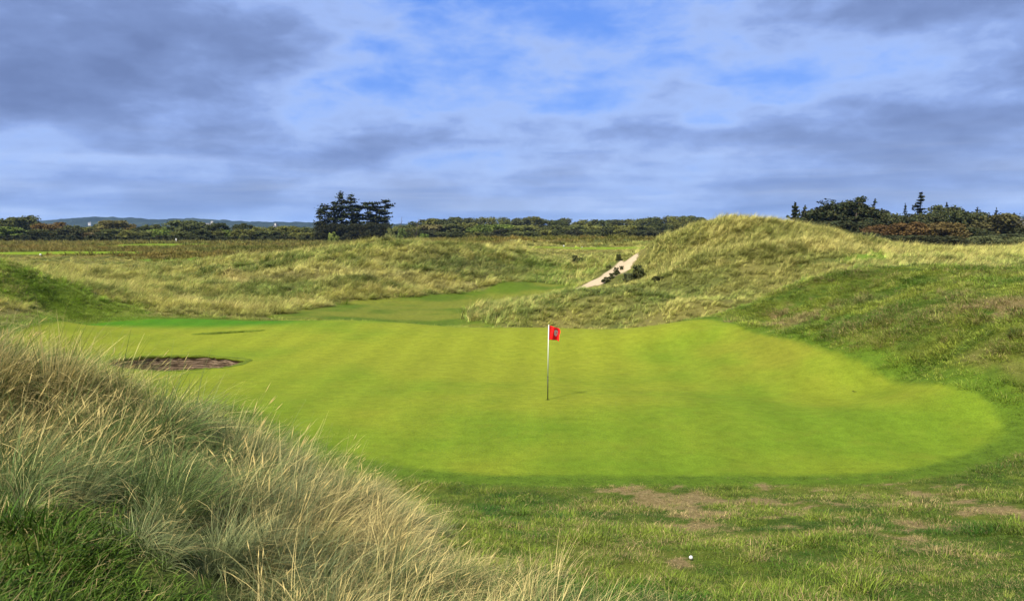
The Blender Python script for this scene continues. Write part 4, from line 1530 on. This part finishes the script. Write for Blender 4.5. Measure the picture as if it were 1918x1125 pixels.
    for k, (u, v, w, c) in enumerate(mid_c):
        tree('woodland_tree', 'B%d' % ((k * 4 + 2) % 7), u, v, 345 + (k * 5 % 4) * 6, w * 1.25, c, '%s tree, %s from left in the middle row of the central wood' % (words.get(c, 'brownish'), ORD[k]), 'middle row of the central wood')
    for k in range(19):
        u = 775 + k * 28 + random.uniform(-5, 5)
        c = [DK, (.022, .026, .012), MID, DK, OL][k % 5]
        tree('scrub_tree', 'B%d' % ((k * 5 + 3) % 7), u, 431 + random.uniform(-4, 3), 292 + (k * 3 % 4) * 4, 40, c, 'dark scrubby tree, %s from left in the front row of the central wood' % ORD[k], 'front row of the central wood')

    # ---- trees on the right behind the big dune
    grp = 'dark trees on the right behind the big dune'
    PROTO['S3'] = (8, 6, spruce(265, 8, 6, 10, .40, .4))
    tree('fir', 'S3', 1486, 380, 176, 56, NEEDLE, 'ragged dark fir at the left end of the right-hand trees', grp)
    tree('fir', 'S2', 1504, 384, 178, 40, (.030, .036, .015), 'thin see-through fir, second from the left of the right-hand trees', grp)
    tree('pine', 'P0', 1556, 366, 176, 122, NEEDLE, 'broadest dark pine with a lumpy domed head among the right-hand trees', grp)
    tree('pine', 'P1', 1600, 365, 172, 92, (.017, .024, .010), 'dark pine with a flat layered head right of the broadest pine', grp)
    tree('fir', 'S2', 1634, 372, 178, 40, NEEDLE, 'spiky open fir just right of the two broad pines', grp)
    tree('broadleaf_tree', 'D0', 1664, 397, 182, 84, (.030, .036, .014), 'dull green tree left of the small pointed fir', grp)
    tree('fir', 'S0', 1691, 381, 180, 22, NEEDLE, 'small pointed fir left of the tallest spire', grp)
    tree('fir', 'S1', 1719, 361, 180, 54, NEEDLE, 'tallest spire-shaped fir standing above the right-hand trees', grp)
    tree('broadleaf_tree', 'D1', 1728, 397, 176, 78, (.028, .034, .014), 'dark round tree beneath the tallest spire', grp)
    tree('broadleaf_tree', 'D2', 1772, 382, 180, 84, (.026, .033, .013), 'tall dark domed tree right of the tallest spire', grp)
    tree('fir', 'S1', 1768, 379, 184, 24, NEEDLE, 'fir whose tip just tops the tall domed tree', grp)
    tree('broadleaf_tree', 'D0', 1824, 395, 182, 62, (.026, .032, .013), 'dark green tree between the domed tree and the broad brown-green tree', grp)
    tree('fir', 'S2', 1826, 388, 186, 34, NEEDLE, 'ragged fir top right of the tall domed tree', grp)
    tree('broadleaf_tree', 'D1', 1868, 398, 178, 110, (.046, .044, .016), 'broad brown-green tree near the photo\'s right edge', grp)
    tree('fir', 'S0', 1861, 390, 186, 20, NEEDLE, 'small fir tip poking above the broad brown-green tree', grp)
    tree('broadleaf_tree', 'D2', 1912, 420, 174, 66, (.040, .046, .018), 'lower olive tree cut by the photo\'s right edge', grp)
    for u, v, w, Y, lb in ((1528, 388, 84, 182, 'dark round tree behind the broadest pine\'s left half'), (1580, 376, 90, 184, 'dark round tree filling the gap between the two broad pines'), (1622, 388, 84, 184, 'dark round tree behind the spiky open fir'), (1700, 402, 80, 184, 'dark round tree behind the small pointed fir'), (1800, 400, 80, 184, 'dark round tree behind the domed tree\'s right side'), (1842, 404, 90, 184, 'dark round tree behind the broad brown-green tree')):
        tree('broadleaf_tree', 'D%d' % (u % 3), u, v, Y, w * 1.1, (.020, .026, .011), lb, grp)
    g2 = 'bushes before the right-hand trees'
    for u, v, w, Y, c, lb in ((1545, 412, 96, 168, (.020, .026, .011), 'dark thicket under the broadest pine'), (1600, 412, 92, 166, (.020, .026, .011), 'dark thicket under the flat-headed pine'),
                              (1640, 419, 60, 158, (.060, .036, .014), 'leftmost of the three russet bushes'), (1694, 414, 74, 156, (.062, .039, .014), 'reddest and middle of the three russet bushes'), (1757, 414, 92, 157, (.056, .042, .014), 'widest of the three russet bushes with an olive rim'),
                              (1620, 434, 70, 152, (.026, .031, .013), 'low dark bush left below the russet bushes'), (1690, 439, 90, 150, (.028, .033, .013), 'low dark bush in front of the reddest bush'), (1760, 440, 90, 150, (.024, .028, .012), 'low dark bush in front of the widest russet bush'),
                              (1820, 425, 66, 164, (.024, .030, .012), 'dark bush right of the russet bushes'), (1838, 440, 60, 150, (.060, .070, .028), 'grey-green bush before the broad brown-green tree'), (1878, 436, 90, 156, (.026, .032, .013), 'wide dark bush under the broad brown-green tree'), (1912, 442, 50, 150, (.075, .085, .030), 'light olive bush at the photo\'s right edge')):
        tree('bush', 'D%d' % (int(u) % 3), u, v, Y, w * 1.1, c, lb, g2, 'bush')

    # ---- gorse by the sand path
    g3 = 'gorse bushes round the sand path'
    PROTO['G0'] = (1.2, 1.5, broad_tree(270, 1.2, 1.5, 16, 46, .13, .06)); PROTO['G1'] = (1.2, 1.5, broad_tree(271, 1.2, 1.5, 13, 46, .13, .06))
    for k, (u, vb, vt, w, lb) in enumerate(((1196, 524, 494, 40, 'largest dark gorse bush right of the sand path'), (1178, 527, 508, 30, 'grey-green gorse bush between the sand path and the largest gorse'), (1154, 515, 499, 20, 'upright gorse bush at the middle of the sand path\'s edge'), (1164, 506, 497, 12, 'small gorse sprig on the upper right of the sand path'),
                                           (1136, 530, 518, 28, 'low dark gorse at the lower edge of the sand path'), (1146, 523, 510, 16, 'small gorse between the low and the upright gorse'), (1079, 494, 479, 34, 'dark gorse bush on the green slope left of the sand path'), (1159, 490, 474, 16, 'gorse bush on the upper left edge of the sand path'), (1141, 504, 496, 14, 'tiny gorse on the left edge of the sand path'), (1232, 524, 514, 34, 'low spreading gorse on the dune right of the largest gorse'))):
        p = hit(u, vb, 50)
        z = float(height(p[:1], p[1:])[0])
        h0, w0, (tm, cm) = PROTO['G%d' % (k % 2)]
        h, w_ = (vb - vt) / F_PX * p[1] * .95, w / F_PX * p[1] * .85
        root = thing('gorse_bush', lb, 'bush', (p[0], p[1], z - .04), g3, k * 1.3, (w_ / w0, w_ / w0, h / h0))
        obj('stem', tm, root); c = obj('foliage', cm, root)
        c.color = (.050, .062, .022, 1) if k != 1 else (.085, .10, .045, 1)


build_trees()


# ------------------------------------------------------------------ far hills, houses, air
def build_far():
    # wooded hills 3 km off, long and low
    prof = [(-2500, 412), (-900, 415), (-200, 410), (0, 414), (80, 414), (120, 411), (175, 406), (240, 408), (300, 411), (350, 409), (400, 411), (440, 414), (500, 416), (560, 417), (640, 419), (760, 420), (900, 424), (1200, 428), (1500, 424), (1700, 416), (1850, 408), (1880, 405), (1918, 406), (2100, 402), (2600, 408), (4200, 416)]
    us = np.arange(-2500, 4200, 5.0)
    vt = np.interp(us, [p[0] for p in prof], [p[1] for p in prof])
    Y0 = 3000.0
    tops = CAM_Z + (HORIZON - vt) / F_PX * Y0
    xs = (us - W_PX / 2) / F_PX * Y0
    r = np.random.default_rng(77)
    rows, depth = [], np.array([0, 60, 130, 220, 320, 430, 560, 720, 900])
    shape = np.array([0, .10, .26, .45, .64, .82, 1.0, .9, .55])
    for d, s in zip(depth, shape):
        rag = (fbm(xs / 22.0, np.full(len(xs), d / 22.0), 131, 3) - .4) * 9 * (s > .05)
        rows.append(np.stack([xs * (Y0 - 560 + d) / Y0, np.full(len(xs), Y0 - 560 + d) + r.normal(0, 8, len(xs)), 1.0 + (tops - 1.0) * s * (1 - (560 - min(d, 560)) / Y0 * .6) + rag], 1))
    V = np.concatenate(rows); n = len(us)
    i = np.arange(len(depth) - 1)[:, None] * n + np.arange(n - 1)[None]
    F = np.stack([i, i + 1, i + n + 1, i + n], -1).reshape(-1, 4)
    obj('hills', mesh_np('hills', V, F, 'hill_woods'), kind='structure')

    # a few white houses: two on the hill, some among the trees
    def house(u, v, Y, w, label, rz=0):
        p = px(u, v, Y)
        h, d = w * .5, w * .6
        root = thing('house', label, 'house', (p[0], p[1], p[2]), 'far white houses', rz)
        b = Mb(); b.box((0, 0, h / 2 - 2), (w, d, h + 4)); b.add([(-w / 2, -d / 2, h), (-w / 2, d / 2, h), (-w / 2, 0, h + d * .42)], [(0, 1, 2)]); b.add([(w / 2, -d / 2, h), (w / 2, d / 2, h), (w / 2, 0, h + d * .42)], [(0, 2, 1)])
        obj('wall', b.mesh('wall', 'render_white'), root)
        b = Mb(); o = .3
        for sg in (-1, 1):
            b.add([(-w / 2 - o, sg * (d / 2 + o), h - .1), (w / 2 + o, sg * (d / 2 + o), h - .1), (w / 2 + o, 0, h + d * .45), (-w / 2 - o, 0, h + d * .45)], [(0, 1, 2, 3)])
        rf = obj('roof', b.mesh('roof', 'slate'), root)
        b = Mb(); b.box((w * .35, 0, h + d * .5), (.9, .7, 1.6)); obj('chimney', b.mesh('chimney', 'render_white'), rf)
        for k in (-1, 0, 1):
            b = Mb(); b.box((k * w * .28, -d / 2 - .02, h * .5), (w * .11, .08, h * .35)); obj('window', b.mesh('window', 'window_dark'), root)
    house(168, 420, 2450, 8, 'white house on the blue hillside at left')
    house(1907, 419.5, 900, 8, 'white house farthest left at the foot of the right-hand hill')
    house(1915, 420, 900, 7, 'white house cut by the photo\'s right edge')
    house(393, 427, 335, 2.6, 'pale house peeping out between the left tree line\'s tops', .3)
    house(515, 429, 335, 2.0, 'pale gable end in the right half of the left tree line', 1.2)

    # the air between here and the hills
    m = bpy.data.materials.new('air'); m.use_nodes = True
    g = NT(m.node_tree)
    v = g.n('ShaderNodeVolumePrincipled')
    v.inputs['Color'].default_value = (.36, .60, 1.0, 1)
    v.inputs['Density'].default_value = .00006
    v.inputs['Anisotropy'].default_value = 0.0
    o = g.n('ShaderNodeOutputMaterial')
    g.link(v.outputs[0], o.inputs['Volume'])
    MAT['air'] = m
    b = Mb(); b.box((0, 3400, 60), (13400, 7400, 124))
    obj('haze', b.mesh('haze', 'air'), kind='stuff')


build_far()
